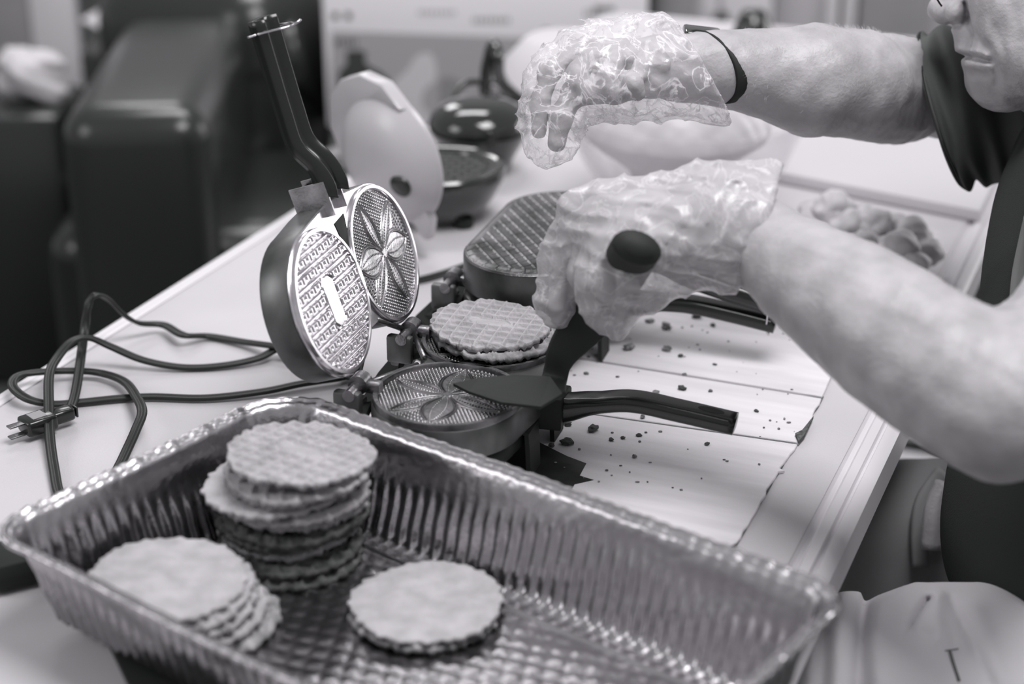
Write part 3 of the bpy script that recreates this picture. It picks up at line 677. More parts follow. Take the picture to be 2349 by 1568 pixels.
# black block beside the pan
bk = thing('black_power_block', 'black rounded block on the table under the left corner of the foil pan', 'power adapter', loc=W(45, 1325, 0))
o = boxobj('housing', (0, 0, .014), (.060, .045, .026), M['black_matt'], bk, rz=.5, bev=.010)
bt_ = prism('black_tray', [W(x, y, 0)[:2] for x, y in ((240, 1468), (430, 1420), (900, 1440), (1150, 1650), (380, 1760))], TZ+.0005, TZ+.0065, M['black_matt'], None, .002)  # dark slab added to stand in for shade under the pan
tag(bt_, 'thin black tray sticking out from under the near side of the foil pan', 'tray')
# ================================================================ WHITE-LIDDED MINI MAKER (open)
ap = thing('mini_cake_maker', 'open mini cake maker with white lid and black dimpled plate', 'cake maker', loc=W(1010, 500, 0))
def lathe_at(name, prof, c, m, parent, n=64): return addw(lathe(name, prof, m, None, n, mtx=Matrix.Translation(c)), parent)
c = W(1010, 497, 0)
lathe_at('base', [(0, .008), (.046, .008), (.052, .012), (.066, .030), (.076, .050), (.078, .060), (.077, .064), (.072, .066), (.068, .0635), (.058, .0635), (.056, .060), (0, .060)], c, M['black_gl'], ap)
for k in range(3):
    a = 2.1*k+.3-1.2; p = c+Vector((.046*math.cos(a), .046*math.sin(a), 0)); lathe_at('foot', [(0, .001), (.011, .001), (.012, .005), (.011, .012), (0, .012)], p, M['black_matt'], ap, 20)
X, Y = np.meshgrid(np.linspace(-.055, .055, 90), np.linspace(-.055, .055, 90)); rr = np.hypot(X, Y)
p = .0155; row = np.round(Y/(p*.866)); xo = (row % 2)*p/2; cx_ = np.round((X-xo)/p)*p+xo; dd = np.hypot(X-cx_, Y-row*p*.866)
Z = .0615-.0045*np.clip(1-(dd/.0062)**2, 0, 1)*(rr < .050)
addw(grid_mesh('dimpled_plate', X, Y, Z, rr < .0553, M['black_inner'], None, Matrix.Translation(c)), ap)
lc = D(893, 362, 1.90)
up_i = CUP; rt = Vector((1, 0, 0))
maj = (up_i*.84-rt*.54).normalized(); nrm = (TO_CAM*.60+(-rt*.86-up_i*.50)*.80).normalized(); maj = (maj-nrm*maj.dot(nrm)).normalized(); mi = nrm.cross(maj)
LM = Matrix(((mi.x, maj.x, nrm.x, lc.x), (mi.y, maj.y, nrm.y, lc.y), (mi.z, maj.z, nrm.z, lc.z), (0, 0, 0, 1)))
lid = lathe('lid', [(0, .030), (.020, .0295), (.040, .026), (.056, .019), (.068, .009), (.0745, 0), (.077, -.003), (.077, -.007), (.074, -.009), (.070, -.009), (.066, -.004), (0, -.002)], M['white_pl'], None, 72, mtx=LM); addw(lid, ap)
q = prism('grip_lip', [(-.070, .028), (-.064, .062), (-.040, .088), (-.006, .099), (.030, .094), (.056, .070), (.068, .030), (.04, .056), (0, .066), (-.04, .056)], -.010, .008, M['white_pl'], None, .003, mtx=LM); q.parent = lid
q = prism('hinge_tab', [(-.012, -.066), (.022, -.062), (.020, -.094), (.014, -.098), (-.006, -.084)], -.010, .004, M['white_pl'], None, .003, mtx=LM); q.parent = lid
q = lathe('indicator', [(0, .0315), (.011, .031), (.013, .029), (.013, .024)], M['black_inner'], None, 24, mtx=LM @ Matrix.Translation((-.022, -.030, -.0035)) @ Matrix.Rotation(.25, 4, 'X')); q.parent = lid
bm = bmesh.new(); h0 = lc-maj*.080-nrm*.004; h1 = c+Vector((-.070, .01, .050)); d = h1-h0
bmesh.ops.create_cone(bm, segments=14, radius1=.008, radius2=.010, depth=d.length, cap_ends=True, matrix=Matrix.Translation((h0+h1)/2) @ d.to_track_quat('Z', 'Y').to_matrix().to_4x4())
addw(bm_obj('hinge_arm', bm, M['black_matt']), ap)
# ================================================================ CLOSED BLACK MINI MAKER
c = W(1100, 392, 0)
ab = thing('mini_cake_maker', 'closed glossy black dome-shaped mini maker behind the open one', 'cake maker', loc=c)
lathe_at('base', [(0, .002), (.036, .002), (.040, .006), (.044, .020), (.056, .040), (.062, .052), (.063, .056), (.060, .058), (0, .058)], c, M['black_gl'], ab)
o = lathe_at('dome_lid', [(0, .094), (.020, .0935), (.038, .090), (.052, .083), (.060, .074), (.063, .066), (.0635, .060), (.061, .058), (0, .058)], c, M['black_gl'], ab)
d = Vector((.25, -.97, 0)).normalized(); bm = bmesh.new(); box(bm, c+d*.0615+Vector((0, 0, .060)), (.012, .008, .022), math.atan2(d.y, d.x)+PI/2, .002); addw(bm_obj('latch', bm, M['black']), ab)
bu = thing('cord_bundle', 'tied bundle of black cable standing up behind the closed black dome maker', 'power cord', loc=W(1130, 300, 0))
for pts, r in (([(1046, 262, .03), (1046, 215, .05), (1068, 192, .06), (1100, 188, .06), (1135, 192, .06), (1165, 215, .05), (1185, 250, .04)], .0045),
               ([(1112, 215, .05), (1118, 150, .09), (1132, 102, .12), (1142, 130, .11), (1146, 175, .08), (1175, 215, .055), (1210, 238, .04)], .0085),
               ([(1105, 262, .02), (1120, 235, .035), (1150, 222, .04), (1185, 245, .03), (1205, 262, .02)], .007)):
    o = tube('cable_loop', [W(*q) for q in pts], r, M['black_gl'], None, 12, 8); addw(o, bu)
bm = bmesh.new(); box(bm, W(1130, 212, .05), (.014, .014, .02), .5, .004); addw(bm_obj('tie', bm, M['white_pl']), bu)
# white bowl behind glove
c = W(1292, 212, 0)
wb = thing('white_bowl', 'white plastic bowl tipped upside down behind the upper gloved hand', 'bowl', loc=c)
lathe_at('shell', [(0, .085), (.05, .084), (.058, .079), (.085, .050), (.100, .010), (.102, .001), (.098, .001), (.082, .046), (.055, .075), (0, .08)], c, M['paper'], wb)
# ================================================================ GLASS BOWL WITH DOUGH
c = W(1564, 482, 0)
gb = thing('glass_mixing_bowl', 'large clear glass mixing bowl of dough between the two gloved hands', 'bowl', loc=c)
lathe_at('bowl', [(0, .004), (.060, .004), (.066, .001), (.072, .004), (.098, .030), (.122, .066), (.138, .108), (.142, .124), (.146, .127), (.1455, .131), (.139, .129), (.134, .110), (.117, .068), (.094, .034), (.068, .009), (0, .008)], c, M['glass'], gb)
s = SDF(*[np.arange(a, b, .0035) for a, b in ((c.x-.15, c.x+.15), (c.y-.15, c.y+.15), (TZ, TZ+.19))])
rnd = random.Random(5)
dc = c+Vector((-.012, -.006, 0))
s.cap(dc+Vector((0, 0, .055)), .052, dc+Vector((0, 0, .10)), .108, .02, flat=((0, 0, 1), 1.3))
s.ball(dc+Vector((0, 0, .105)), .100, .02, flat=((0, 0, 1), 2.6))
for _ in range(16):
    a = rnd.uniform(0, 6.28); r = rnd.uniform(.01, .085); s.ball(dc+Vector((r*math.cos(a), r*math.sin(a), .128+rnd.uniform(-.01, .008))), rnd.uniform(.014, .026), .014)
for px, py, d, rr in ((1700, 300, 1.98, .022), (1480, 315, 1.95, .02), (1560, 318, 1.95, .016)): pass
X_, Y_, Z_ = s.ax[0][:, None, None]-c.x, s.ax[1][None, :, None]-c.y, s.ax[2][None, None, :]-TZ
lim = np.interp(Z_, [0, .012, .034, .068, .11, .13, .2], [.058, .070, .088, .111, .128, .134, .134]); s.F = np.maximum(s.F, (np.hypot(X_, Y_)-lim)*.8).astype(np.float32)
s.F = np.maximum(s.F, .012-Z_).astype(np.float32)
s.noise(lambda X, Y, Z: .0016*np.sin(X*90+3*np.sin(Y*60))*np.sin(Y*80+Z*60)+.0008*np.sin(X*210)*np.sin(Z*190+Y*170))
o = sdf_obj('dough', s, M['dough']); o.location -= Vector((0, 0, 0)); tag(o, 'mass of pale sticky dough filling the glass mixing bowl', 'dough')
# ================================================================ DOUGH BALLS ON GLASS PLATE
c = W(1985, 590, 0)
pl = thing('glass_plate', 'clear glass plate under the heap of dough balls at right', 'plate', loc=c)
lathe_at('dish', [(0, .003), (.060, .003), (.066, .001), (.078, .010), (.088, .017), (.089, .019), (.087, .0195), (.075, .0125), (.064, .005), (0, .005)], c, M['glass'], pl, 72)
def lump(name, r, seed, m):
    rg = np.random.RandomState(seed); bm = bmesh.new(); bmesh.ops.create_icosphere(bm, subdivisions=4, radius=1)
    ph = rg.rand(9)*6.28
    for v in bm.verts:
        p = v.co; k = 1+.16*math.sin(2.3*p.x+ph[0]+1.3*p.y)+.12*math.sin(3.1*p.y+ph[1]-2*p.z)+.07*math.sin(6*p.z+ph[2]+4*p.x)+.035*math.sin(11*p.x+9*p.y+ph[3])
        v.co = Vector((p.x*r*k*1.08, p.y*r*k*.95, p.z*r*k*.78))
    me = bpy.data.meshes.new(name); bm.to_mesh(me); bm.free(); me.shade_smooth(); me.materials.append(m); return me
dm = [lump('dough_ball', .022, i, M['dough2']) for i in range(4)]
dbp = [(1850, 520, .02, 0), (1870, 492, .03, 0), (1915, 500, .035, 0), (1880, 545, .03, 0), (1905, 478, .045, 'floury dough ball at the far left top of the heap'), (1945, 520, .045, 0), (1975, 505, .035, 0), (2000, 520, .05, 0), (1985, 555, .045, 'smooth round dough ball in the middle of the heap, nearest the arm'), (2040, 520, .04, 'peaked dough ball at the far edge of the heap'), (2025, 580, .035, 0), (2060, 565, .05, 0), (2095, 545, .04, 0), (2120, 575, .03, 'rough dough ball at the right end of the heap'), (2090, 605, .035, 'smooth dough ball at the near right edge of the heap by the plate rim'), (2050, 605, .02, 0), (1990, 600, .02, 0), (1930, 570, .02, 0)]
rnd = random.Random(8)
for i, (px, py, z, lb) in enumerate(dbp):
    o = bpy.data.objects.new('dough_ball', dm[i % 4]); C.objects.link(o); o.location = W(px, py, z); o.rotation_euler = (rnd.uniform(-.5, .5), rnd.uniform(-.5, .5), rnd.uniform(0, 6)); k = rnd.uniform(.78, .98); o.scale = (k, k, k)
    tag(o, lb or 'pale dough ball in the heap on the glass plate at right', 'dough ball', 'dough balls heaped on the glass plate')
# white tray / board behind
bd = prism('white_board', [W(1700, 405, .0)[:2], W(2245, 512, .0)[:2], W(2330, 330, 0)[:2], W(1830, 255, .0)[:2]], TZ+.001, TZ+.016, M['paper'], None, .002)
tag(bd, 'flat white board lying on the table behind the dough balls, near the table edge', 'board')
# ================================================================ PERSON
per = thing('person', 'seated person in dark short-sleeved shirt and light trousers, leaning over table with plastic gloves', 'person', loc=(.62, 1.42, 0))
def axis(segs):      # piecewise uniform axis
    out = []
    for a, b, h in segs: out.append(np.arange(a, b, h))
    return np.concatenate(out)
xs = axis([(-.02, .355, .0032), (.355, .50, .002), (.50, .80, .006)])
ys = axis([(1.02, 1.38, .0034), (1.38, 1.66, .0022), (1.66, 1.86, .006)])
zs = axis([(.80, 1.0, .0034), (1.0, 1.16, .002), (1.16, 1.36, .006)])
B = SDF(xs, ys, zs)
def PX(d): return d/FPX
def q(px, py, d, rpx): return (D(px, py, d), rpx*d/FPX)
def liner(X, Y, Z):
    """distance-to-crease displacement measured on the plane facing the camera"""
    dy, dz = Y-CAM.y, Z-CAM.z; dep = dy*math.cos(PT)-dz*math.sin(PT)
    px = CX+FPX*X/dep+0*Y; py = CY-FPX*(dy*math.sin(PT)+dz*math.cos(PT))/dep+0*X
    def line(pts, w, amp, step=False):
        best = np.full(px.shape, 1e6, np.float32); sg = np.zeros(px.shape, np.float32)
        for (a, b), (c, d) in zip(pts[:-1], pts[1:]):
            L = (c-a)**2+(d-b)**2; t = np.clip(((px-a)*(c-a)+(py-b)*(d-b))/L, 0, 1)
            dd = np.hypot(px-a-t*(c-a), py-b-t*(d-b)); m_ = dd < best; best = np.where(m_, dd, best)
            if step: sg = np.where(m_, np.sign((c-a)*(py-b)-(d-b)*(px-a)), sg)
        if step: return amp*np.clip(sg*best/w, -1, 1)*np.exp(-(best/90)**2)
        return amp*np.exp(-(best/w)**2)
    return line
def face_lines(X, Y, Z):
    L = liner(X, Y, Z)
    o = L([(2196, 127), (2235, 132), (2274, 141)], 5.5, .0042)-L([(2200, 112), (2240, 119), (2262, 128)], 8, .0022)-L([(2216, 147), (2258, 152)], 9, .0024)
    o = o+L([(2236, 170), (2264, 174)], 10, .0030)+L([(2216, 40), (2228, 66), (2246, 90), (2266, 108), (2284, 150), (2286, 188)], 8, .0026)
    o = o+L([(2282, 60), (2304, 120), (2316, 180)], 9, .0012)+L([(2180, 58), (2202, 59), (2217, 38), (2213, 8)], 6, .0030)+L([(2322, 20), (2345, 90)], 12, .0012)
    return o
# far (right) arm
B.chain([q(1560, 158, 1.55, 72), q(1650, 156, 1.555, 74), (D(1740, 166, 1.57), .0345), (D(1860, 184, 1.585), .0465), (D(1960, 192, 1.615), .0455), (D(2040, 196, 1.665), .0440), (D(2160, 200, 1.73), .045), (D(2420, 260, 1.76), .055)], .02)
B.chain([q(2010, 268, 1.64, 40), q(2080, 272, 1.69, 42)], .03)
# far hand: palm, knuckles, fingers
B.chain([q(1600, 155, 1.55, 62), q(1500, 150, 1.545, 58), q(1400, 140, 1.54, 46)], .015)
for pts in ([(1420, 140, 1.54, 40), (1325, 122, 1.53, 27), (1258, 165, 1.52, 24), (1240, 235, 1.52, 22), (1236, 300, 1.52, 19)],
            [(1500, 185, 1.52, 40), (1400, 205, 1.51, 30), (1315, 215, 1.51, 27), (1286, 270, 1.51, 25), (1277, 328, 1.51, 21)],
            [(1440, 130, 1.545, 36), (1372, 112, 1.55, 26), (1325, 165, 1.50, 23), (1350, 215, 1.495, 22), (1395, 218, 1.50, 19)],
            [(1470, 135, 1.53, 34), (1425, 120, 1.535, 24), (1388, 180, 1.49, 22), (1412, 218, 1.49, 21), (1440, 216, 1.495, 18)],
            [(1510, 145, 1.51, 30), (1480, 140, 1.51, 23), (1452, 190, 1.48, 20), (1462, 214, 1.485, 18)]):
    B.chain([q(*p) for p in pts], .006)
# near (left) arm
B.chain([q(1660, 528, 1.372, 88), (D(1730, 550, 1.36), .0315), (D(1850, 632, 1.32), .0375), (D(1960, 705, 1.29), .0450), (D(2060, 778, 1.26), .0480), (D(2180, 858, 1.23), .0490), (D(2300, 925, 1.205), .0500)], .02)
B.chain([(D(2300, 935, 1.205), .0475), (D(2420, 840, 1.24), .050), (D(2640, 480, 1.35), .056)], .02)
B.chain([q(1670, 530, 1.375, 84), q(1560, 530, 1.385, 84), q(1450, 520, 1.395, 74), q(1370, 495, 1.405, 46)], .018)
for pts in ([(1380, 490, 1.41, 40), (1322, 520, 1.415, 32), (1290, 610, 1.42, 29), (1280, 700, 1.42, 24)],
            [(1400, 490, 1.385, 40), (1345, 530, 1.38, 32), (1330, 630, 1.385, 29), (1362, 700, 1.40, 25)],
            [(1440, 510, 1.37, 38), (1385, 560, 1.36, 30), (1380, 650, 1.365, 28), (1425, 700, 1.385, 24)],
            [(1500, 540, 1.36, 36), (1440, 620, 1.345, 28), (1440, 680, 1.355, 25), (1480, 690, 1.375, 21)],
            [(1600, 490, 1.40, 40), (1520, 460, 1.42, 34), (1440, 520, 1.44, 30), (1400, 600, 1.43, 26)]):
    B.chain([q(*p) for p in pts], .006)
# head
B.ball(*q(2450, -130, 1.610, 245), k=.02)
B.cap(*q(2345, -60, 1.585, 150), *q(2350, 95, 1.580, 118), k=.03)
B.cap(*q(2300, -60, 1.530, 95), *q(2330, 60, 1.533, 78), k=.03)           # near cheek
B.cap(*q(2345, 40, 1.525, 70), *q(2400, 120, 1.520, 70), k=.03)
B.cap(*q(2222, -95, 1.585, 26), *q(2172, -5, 1.585, 27), k=.014)         # nose bridge
B.ball(*q(2158, 23, 1.585, 30), k=.008)                                    # tip
B.ball(*q(2193, 27, 1.563, 25), k=.008)                                    # near wing
B.ball(*q(2193, 27, 1.605, 25), k=.008)
B.cap(*q(2205, 0, 1.580, 30), *q(2235, 60, 1.578, 42), k=.014)
B.cap(*q(2245, 70, 1.585, 46), *q(2262, 105, 1.585, 54), k=.018)         # upper muzzle
B.cap(*q(2216, 110, 1.582, 16), *q(2262, 128, 1.550, 13), k=.010)        # upper lip
B.cap(*q(2230, 145, 1.582, 15), *q(2268, 150, 1.552, 14), k=.010)        # lower lip
B.cap(*q(2262, 165, 1.585, 34), *q(2282, 172, 1.570, 52), k=.015)
B.ball(*q(2284, 186, 1.578, 50), k=.014)                                   # chin
B.cap(*q(2300, 186, 1.565, 48), *q(2400, 150, 1.525, 58), k=.03)         # jaw
B.ball(*q(2320, 120, 1.538, 62), k=.03)
B.cap(*q(2540, 90, 1.600, 140), *q(2580, 330, 1.610, 150), k=.03)         # neck
B.cap(*q(2370, 185, 1.570, 44), *q(2460, 250, 1.590, 60), k=.03)
B.cap(*q(2210, -62, 1.550, 16), *q(2255, -65, 1.525, 24), k=.02, op='sub')          # eye socket
B.ball(*q(2245, -62, 1.552, 24), k=.006)
# torso core (under the shirt)
tb = [(2700, 420, 1.58, .115), (2690, 700, 1.53, .115), (2650, 1050, 1.49, .115)]
B.chain([(D(*p[:3]), p[3]) for p in tb], .05)
B.cap(D(2640, 400, 1.50), .07, D(2640, 450, 1.36), .056, .04); B.cap(D(2640, 360, 1.62), .07, D(2420, 260, 1.72), .05, .04)
a0, b0, c0 = (int(np.searchsorted(B.ax[0], .36)), int(np.searchsorted(B.ax[1], 1.36)), int(np.searchsorted(B.ax[2], .97)))
_sl = (slice(a0, None), slice(b0, None), slice(c0, None))
_m = face_lines(B.ax[0][a0:, None, None], B.ax[1][None, b0:, None], B.ax[2][None, None, c0:])
_X = B.ax[0][a0:, None, None]; _Y = B.ax[1][None, b0:, None]; _Z = B.ax[2][None, None, c0:]
_dep = (_Y-CAM.y)*math.cos(PT)-(_Z-CAM.z)*math.sin(PT)+0*_X
B.F[_sl] += (_m*(_dep < 1.63)).astype(np.float32); del _m, _dep
B.cap(*q(2448, -75, 1.515, 20), *q(2440, -10, 1.525, 13), k=.008)
B.noise(lambda X, Y, Z: .0007*np.sin(X*170+2*np.sin(Y*90))*np.sin(Z*150+Y*60)+.0004*np.sin(X*410+Z*130)*np.sin(Y*380))
body = sdf_obj('body', B, M['skin'], None, 1); addw(body, per); del B
Hs = SDF(np.arange(.36, .70, .004), np.arange(1.30, 1.75, .004), np.arange(1.0, 1.32, .004))
Hs.ball(*q(2540, -190, 1.61, 250), k=.01); Hs.noise(lambda X, Y, Z: .0018*np.sin(X*260+Z*300)*np.sin(Y*240))
o = sdf_obj('hair', Hs, mat('grey_hair', 120, .6, noise=.3, nscale=200), None, 1); addw(o, per); tag(o, 'short grey hair')
# gloves: loose crinkled film round each hand
def glove(name, chains, k, infl, cutp, cutn, amp, m, h=.0028, extra=None, label=None, seed=1):
    pts = [p for ch in chains for p in ch]; P = [D(*p[:3]) for p in pts]; mr = .05
    lo = [min(p[i] for p in P)-mr for i in range(3)]; hi = [max(p[i] for p in P)+mr for i in range(3)]
    s = SDF(*[np.arange(lo[i], hi[i], h) for i in range(3)])
    for ch in chains: s.chain([(D(*p[:3]), p[3]*p[2]/FPX+infl) for p in ch], k)
    def nf(X, Y, Z):
        a = X*95+Z*60; b = Z*120-X*50+Y*40
        w1 = np.sin(a+2.2*np.sin(b*.7+seed)+Y*35); w2 = np.sin(b*1.3+2*np.sin(a*.8)); w3 = np.sin(X*260+3*np.sin(Z*120+seed))
        return amp*(1.1*(1-np.abs(w1))**2.2*-1+.5*w2*.6+.9*-(1-np.abs(w2))**3+.25*w3*np.sin(Z*230))+.0*X
    s.noise(nf)
    s.cut(cutp, cutn)
    o = sdf_obj(name, s, m, None, 1); addw(o, per); return tag(o, label)
ux = Vector((1, 0, 0))
glove('glove', [[(1590, 150, 1.55, 86), (1500, 158, 1.535, 88), (1400, 150, 1.525, 80), (1330, 140, 1.52, 52), (1262, 180, 1.515, 42), (1242, 250, 1.515, 32), (1238, 312, 1.515, 26), (1255, 352, 1.515, 20)],
                [(1500, 190, 1.52, 70), (1400, 195, 1.505, 66), (1320, 225, 1.505, 34), (1286, 290, 1.505, 30), (1272, 345, 1.505, 24)],
                [(1590, 160, 1.55, 80), (1660, 185, 1.55, 92)], [(1320, 120, 1.53, 40), (1480, 110, 1.54, 52), (1600, 130, 1.55, 70)], [(1590, 200, 1.53, 55), (1650, 235, 1.53, 28)]], .02, .0022,
      D(1598, 155, 1.55), (ux*.86+CUP*-.0+CUP*.50).normalized(), .0030, M['film'], label='clear crinkled plastic glove on the upper hand')
glove('glove', [[(1720, 520, 1.36, 112), (1640, 525, 1.365, 118), (1540, 530, 1.375, 112), (1440, 520, 1.385, 96), (1360, 505, 1.395, 66), (1300, 590, 1.41, 46), (1275, 690, 1.415, 32), (1278, 728, 1.415, 20)],
                [(1470, 580, 1.355, 90), (1410, 640, 1.365, 72), (1400, 700, 1.375, 50), (1415, 752, 1.38, 18)], [(1640, 430, 1.37, 36), (1610, 415, 1.37, 30)],
                [(1540, 560, 1.36, 90), (1500, 660, 1.37, 36)], [(1700, 440, 1.37, 50), (1765, 395, 1.37, 32)], [(1690, 590, 1.35, 60), (1722, 665, 1.345, 26)]], .02, .0015,
      D(1745, 520, 1.36), (ux*.93-CUP*.36).normalized(), .0024, M['film2'], label='milky plastic glove on the lower hand', seed=4)
# watch band
def band():
    c = D(1640, 156, 1.555); vx = CUP; wv = (TO_CAM*.85+ux*.62); R1 = .0315; path = []
    for i in range(40):
        a = 2*PI*i/40; path.append(c+vx*(R1*math.cos(a))+wv*(R1*1.02*math.sin(a))+ux*(-.014*math.cos(a)))
    n = vx.cross(wv).normalized()
    o = sweep('wrist_strap', path, [(-.0016, -.0095), (.0016, -.0095), (.0016, .0095), (-.0016, .0095)], M['black_matt'], up=n, closed=True); addw(o, per); tag(o, 'black rubber wrist strap on the upper arm')
    bm = bmesh.new(); box(bm, (0, 0, 0), (.034, .030, .007), 0, .0025, Matrix.Translation(D(1612, 76, 1.56)) @ Matrix.Rotation(.12, 4, 'Y')); w_ = bm_obj('watch_case', bm, M['black_gl']); addw(w_, per)
band()
# far sleeve: wide loose tube
def ring(top, bot, dep, lean, n=44):
    T_, B2 = D(*top), D(*bot); c = (T_+B2)/2; a = (T_-B2)/2; b = TO_CAM*dep+ux*lean
    return [c+a*math.cos(2*PI*i/n)+b*math.sin(2*PI*i/n) for i in range(n)]
R0 = [ring((2112, 84, 1.70), (2212, 436, 1.68), .080, -.034), ring((2122, 78, 1.70), (2222, 432, 1.68), .082, -.034), ring((2160, 68, 1.705), (2262, 422, 1.69), .080, -.026), ring((2230, 66, 1.72), (2312, 408, 1.70), .070, -.016), ring((2330, 95, 1.73), (2400, 420, 1.71), .075, 0), ring((2440, 120, 1.74), (2480, 470, 1.73), .080, 0)]
rings = []
for i in range(len(R0)-1):
    for s in range(8): rings.append([a.lerp(b, s/8) for a, b in zip(R0[i], R0[i+1])])
rings.append(R0[-1]); v = []; n = 44
for i, rg in enumerate(rings):
    c = sum(rg, Vector())/n
    for j, p in enumerate(rg):
        t = i/len(rings); wv = .0035*math.sin(j*.55+i*.42)+.0025*math.sin(j*.31-i*.8+1)+.002*math.sin(i*1.1+j*.2)
        v.append(p+(p-c).normalized()*wv*min(1, i/5))
f = [(i*n+j, i*n+(j+1) % n, (i+1)*n+(j+1) % n, (i+1)*n+j) for i in range(len(rings)-1) for j in range(n)]
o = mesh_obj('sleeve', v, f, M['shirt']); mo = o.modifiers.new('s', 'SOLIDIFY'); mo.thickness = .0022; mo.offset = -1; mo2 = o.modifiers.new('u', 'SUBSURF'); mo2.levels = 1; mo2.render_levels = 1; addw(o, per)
hem = [a+(a-sum(R0[1], Vector())/n).normalized()*.0012 for a in rings[5]]
o = sweep('sleeve_hem_seam', hem, circ(.0010, 6), M['shirt_dk'], closed=True); addw(o, per)
# torso shirt
S = SDF(np.arange(.32, .80, .005), np.arange(1.12, 1.86, .005), np.arange(.55, 1.24, .005))
def bnd(px, py, d, r): return (D(px+r*FPX/d, py, d), r)
S.chain([bnd(2352, 330, 1.62, .035), bnd(2328, 440, 1.59, .065), bnd(2284, 600, 1.55, .11), bnd(2290, 800, 1.50, .15), bnd(2244, 1040, 1.47, .155), bnd(2222, 1230, 1.455, .155), bnd(2262, 1330, 1.45, .150)], .05)
S.cap(D(2600, 460, 1.60), .10, D(2720, 500, 1.5), .12, .05)
S.cap(D(2680, 430, 1.51), .100, D(2690, 455, 1.36), .090, .04)
S.cap(D(2690, 420, 1.62), .09, D(2500, 330, 1.76), .07, .04)
S.cap(D(2700, 450, 1.37), .080, D(2575, 610, 1.31), .068, .02)
S.noise(lambda X, Y, Z: .0075*np.abs(np.sin((X-Y*.3)*30+Z*9+1.2*np.sin(Z*11)))-.0035+.0025*np.sin(X*70-Z*32+Y*20))
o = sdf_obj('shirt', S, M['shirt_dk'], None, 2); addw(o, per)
from mathutils.bvhtree import BVHTree
def bvh(o): return BVHTree.FromPolygons([v.co for v in o.data.vertices], [p.vertices for p in o.data.polygons])
sb_ = bvh(o)
def onto(t, px, py, lift):
    h = t.ray_cast(CAM, (D(px, py, 1)-CAM).normalized()); return (h[0]+h[1]*lift) if h[0] is not None else None
def trim_on(name, t, pts, sec, m, lift, lab=None):
    P = [p for p in (onto(t, x, y, lift) for x, y in pts) if p is not None]
    if len(P) > 1: o = sweep(name, catmull(P, 6), sec, m, up=TO_CAM); addw(o, per); return tag(o, lab)
trim_on('placket', sb_, [(2376, 500), (2362, 560), (2348, 630), (2342, 700), (2345, 760)], [(-.006, 0), (-.003, .0012), (0, .0006), (.004, .0016), (.009, .0006), (.009, -.001), (-.005, -.001)], M['shirt_lt'], .001, 'lighter grey cloth strip on the shirt front')
# trousers: near thigh in light twill, far leg with shade painted into its colour
G = SDF(axis([(.18, .43, .003), (.43, .84, .010)]), axis([(1.0, 1.14, .006), (1.14, 1.34, .003), (1.34, 1.86, .010)]), axis([(.06, .52, .010), (.52, .76, .003)]))
def under(px, py, d, r): return (D(px, py, d)-CUP*r, r)
G.chain([under(2600, 1365, 1.40, .095), under(2300, 1372, 1.40, .092), under(2120, 1376, 1.40, .088), under(2010, 1378, 1.41, .080)], .04)
kn = D(1985, 1378, 1.41)-CUP*.078
G.chain([(kn, .076), (Vector((kn.x-.01, kn.y+.04, .42)), .068), (Vector((kn.x, kn.y+.06, .12)), .060)], .03)
G.cap(D(2600, 1400, 1.45)-CUP*.05, .12, D(2600, 1300, 1.62)-CUP*.05, .12, .05)
def folds(X, Y, Z):
    line = liner(X, Y, Z)
    out = line([(2060, 1350), (2012, 1372), (2000, 1410), (1992, 1470), (2000, 1600)], 12, .0045, True)
    out = out+line([(2040, 1340), (1985, 1375), (1976, 1430), (1968, 1620)], 13, .009)
    out = out-line([(1930, 1380), (1925, 1450), (1915, 1600)], 26, .007)-line([(1865, 1400), (1850, 1600)], 22, .006)+line([(1895, 1385), (1885, 1600)], 16, .006)
    out = out+line([(2132, 1372), (2112, 1400), (2090, 1440)], 8, .010)-line([(2150, 1366), (2146, 1410), (2160, 1470)], 18, .005)
    out = out+line([(2180, 1372), (2215, 1440), (2270, 1570)], 9, .004)+line([(2018, 1466), (2080, 1450), (2185, 1458)], 6, .003)-line([(2235, 1400), (2310, 1570)], 24, .004)
    return out
G.noise(lambda X, Y, Z: folds(X, Y, Z)+.0012*np.sin(X*75+1.8*np.sin(Z*40+Y*20))+.0008*np.sin(Z*90-X*60))
o = sdf_obj('trousers', G, M['trouser'], None, 2); addw(o, per); tag(o, 'light twill trousers with creases at the knee'); tr = o
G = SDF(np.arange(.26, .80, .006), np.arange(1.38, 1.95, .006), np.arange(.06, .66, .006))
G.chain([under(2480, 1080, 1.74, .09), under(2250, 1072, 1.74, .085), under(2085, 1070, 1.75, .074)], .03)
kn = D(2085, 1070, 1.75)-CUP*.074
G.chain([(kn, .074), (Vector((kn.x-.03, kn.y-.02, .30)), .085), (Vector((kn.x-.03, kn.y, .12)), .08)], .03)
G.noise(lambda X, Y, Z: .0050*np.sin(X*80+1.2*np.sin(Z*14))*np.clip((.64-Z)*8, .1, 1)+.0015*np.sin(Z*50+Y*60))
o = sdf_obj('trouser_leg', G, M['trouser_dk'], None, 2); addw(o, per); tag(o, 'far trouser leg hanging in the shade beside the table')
cf = [D(2160, 1085, 1.68), D(2118, 1150, 1.665), D(2108, 1220, 1.66), D(2112, 1300, 1.66)]
o = sweep('trouser_cuff', catmull(cf, 6), rrect(-.008, -.006, .008, .006, .004, 3), M['trouser_dk'], up=TO_CAM); addw(o, per)
o = sweep('knee_skin', catmull([D(2168, 1110, 1.63), D(2143, 1170, 1.625), D(2136, 1260, 1.625)], 6), circ(.010, 10), M['skin'], up=TO_CAM); addw(o, per)
tb_ = bvh(tr)
trim_on('pocket_zip', tb_, [(2178, 1492), (2186, 1520), (2200, 1562)], rrect(-.0012, -.0007, .0012, .0007, .0004, 2), M['shirt_lt'], .0003)
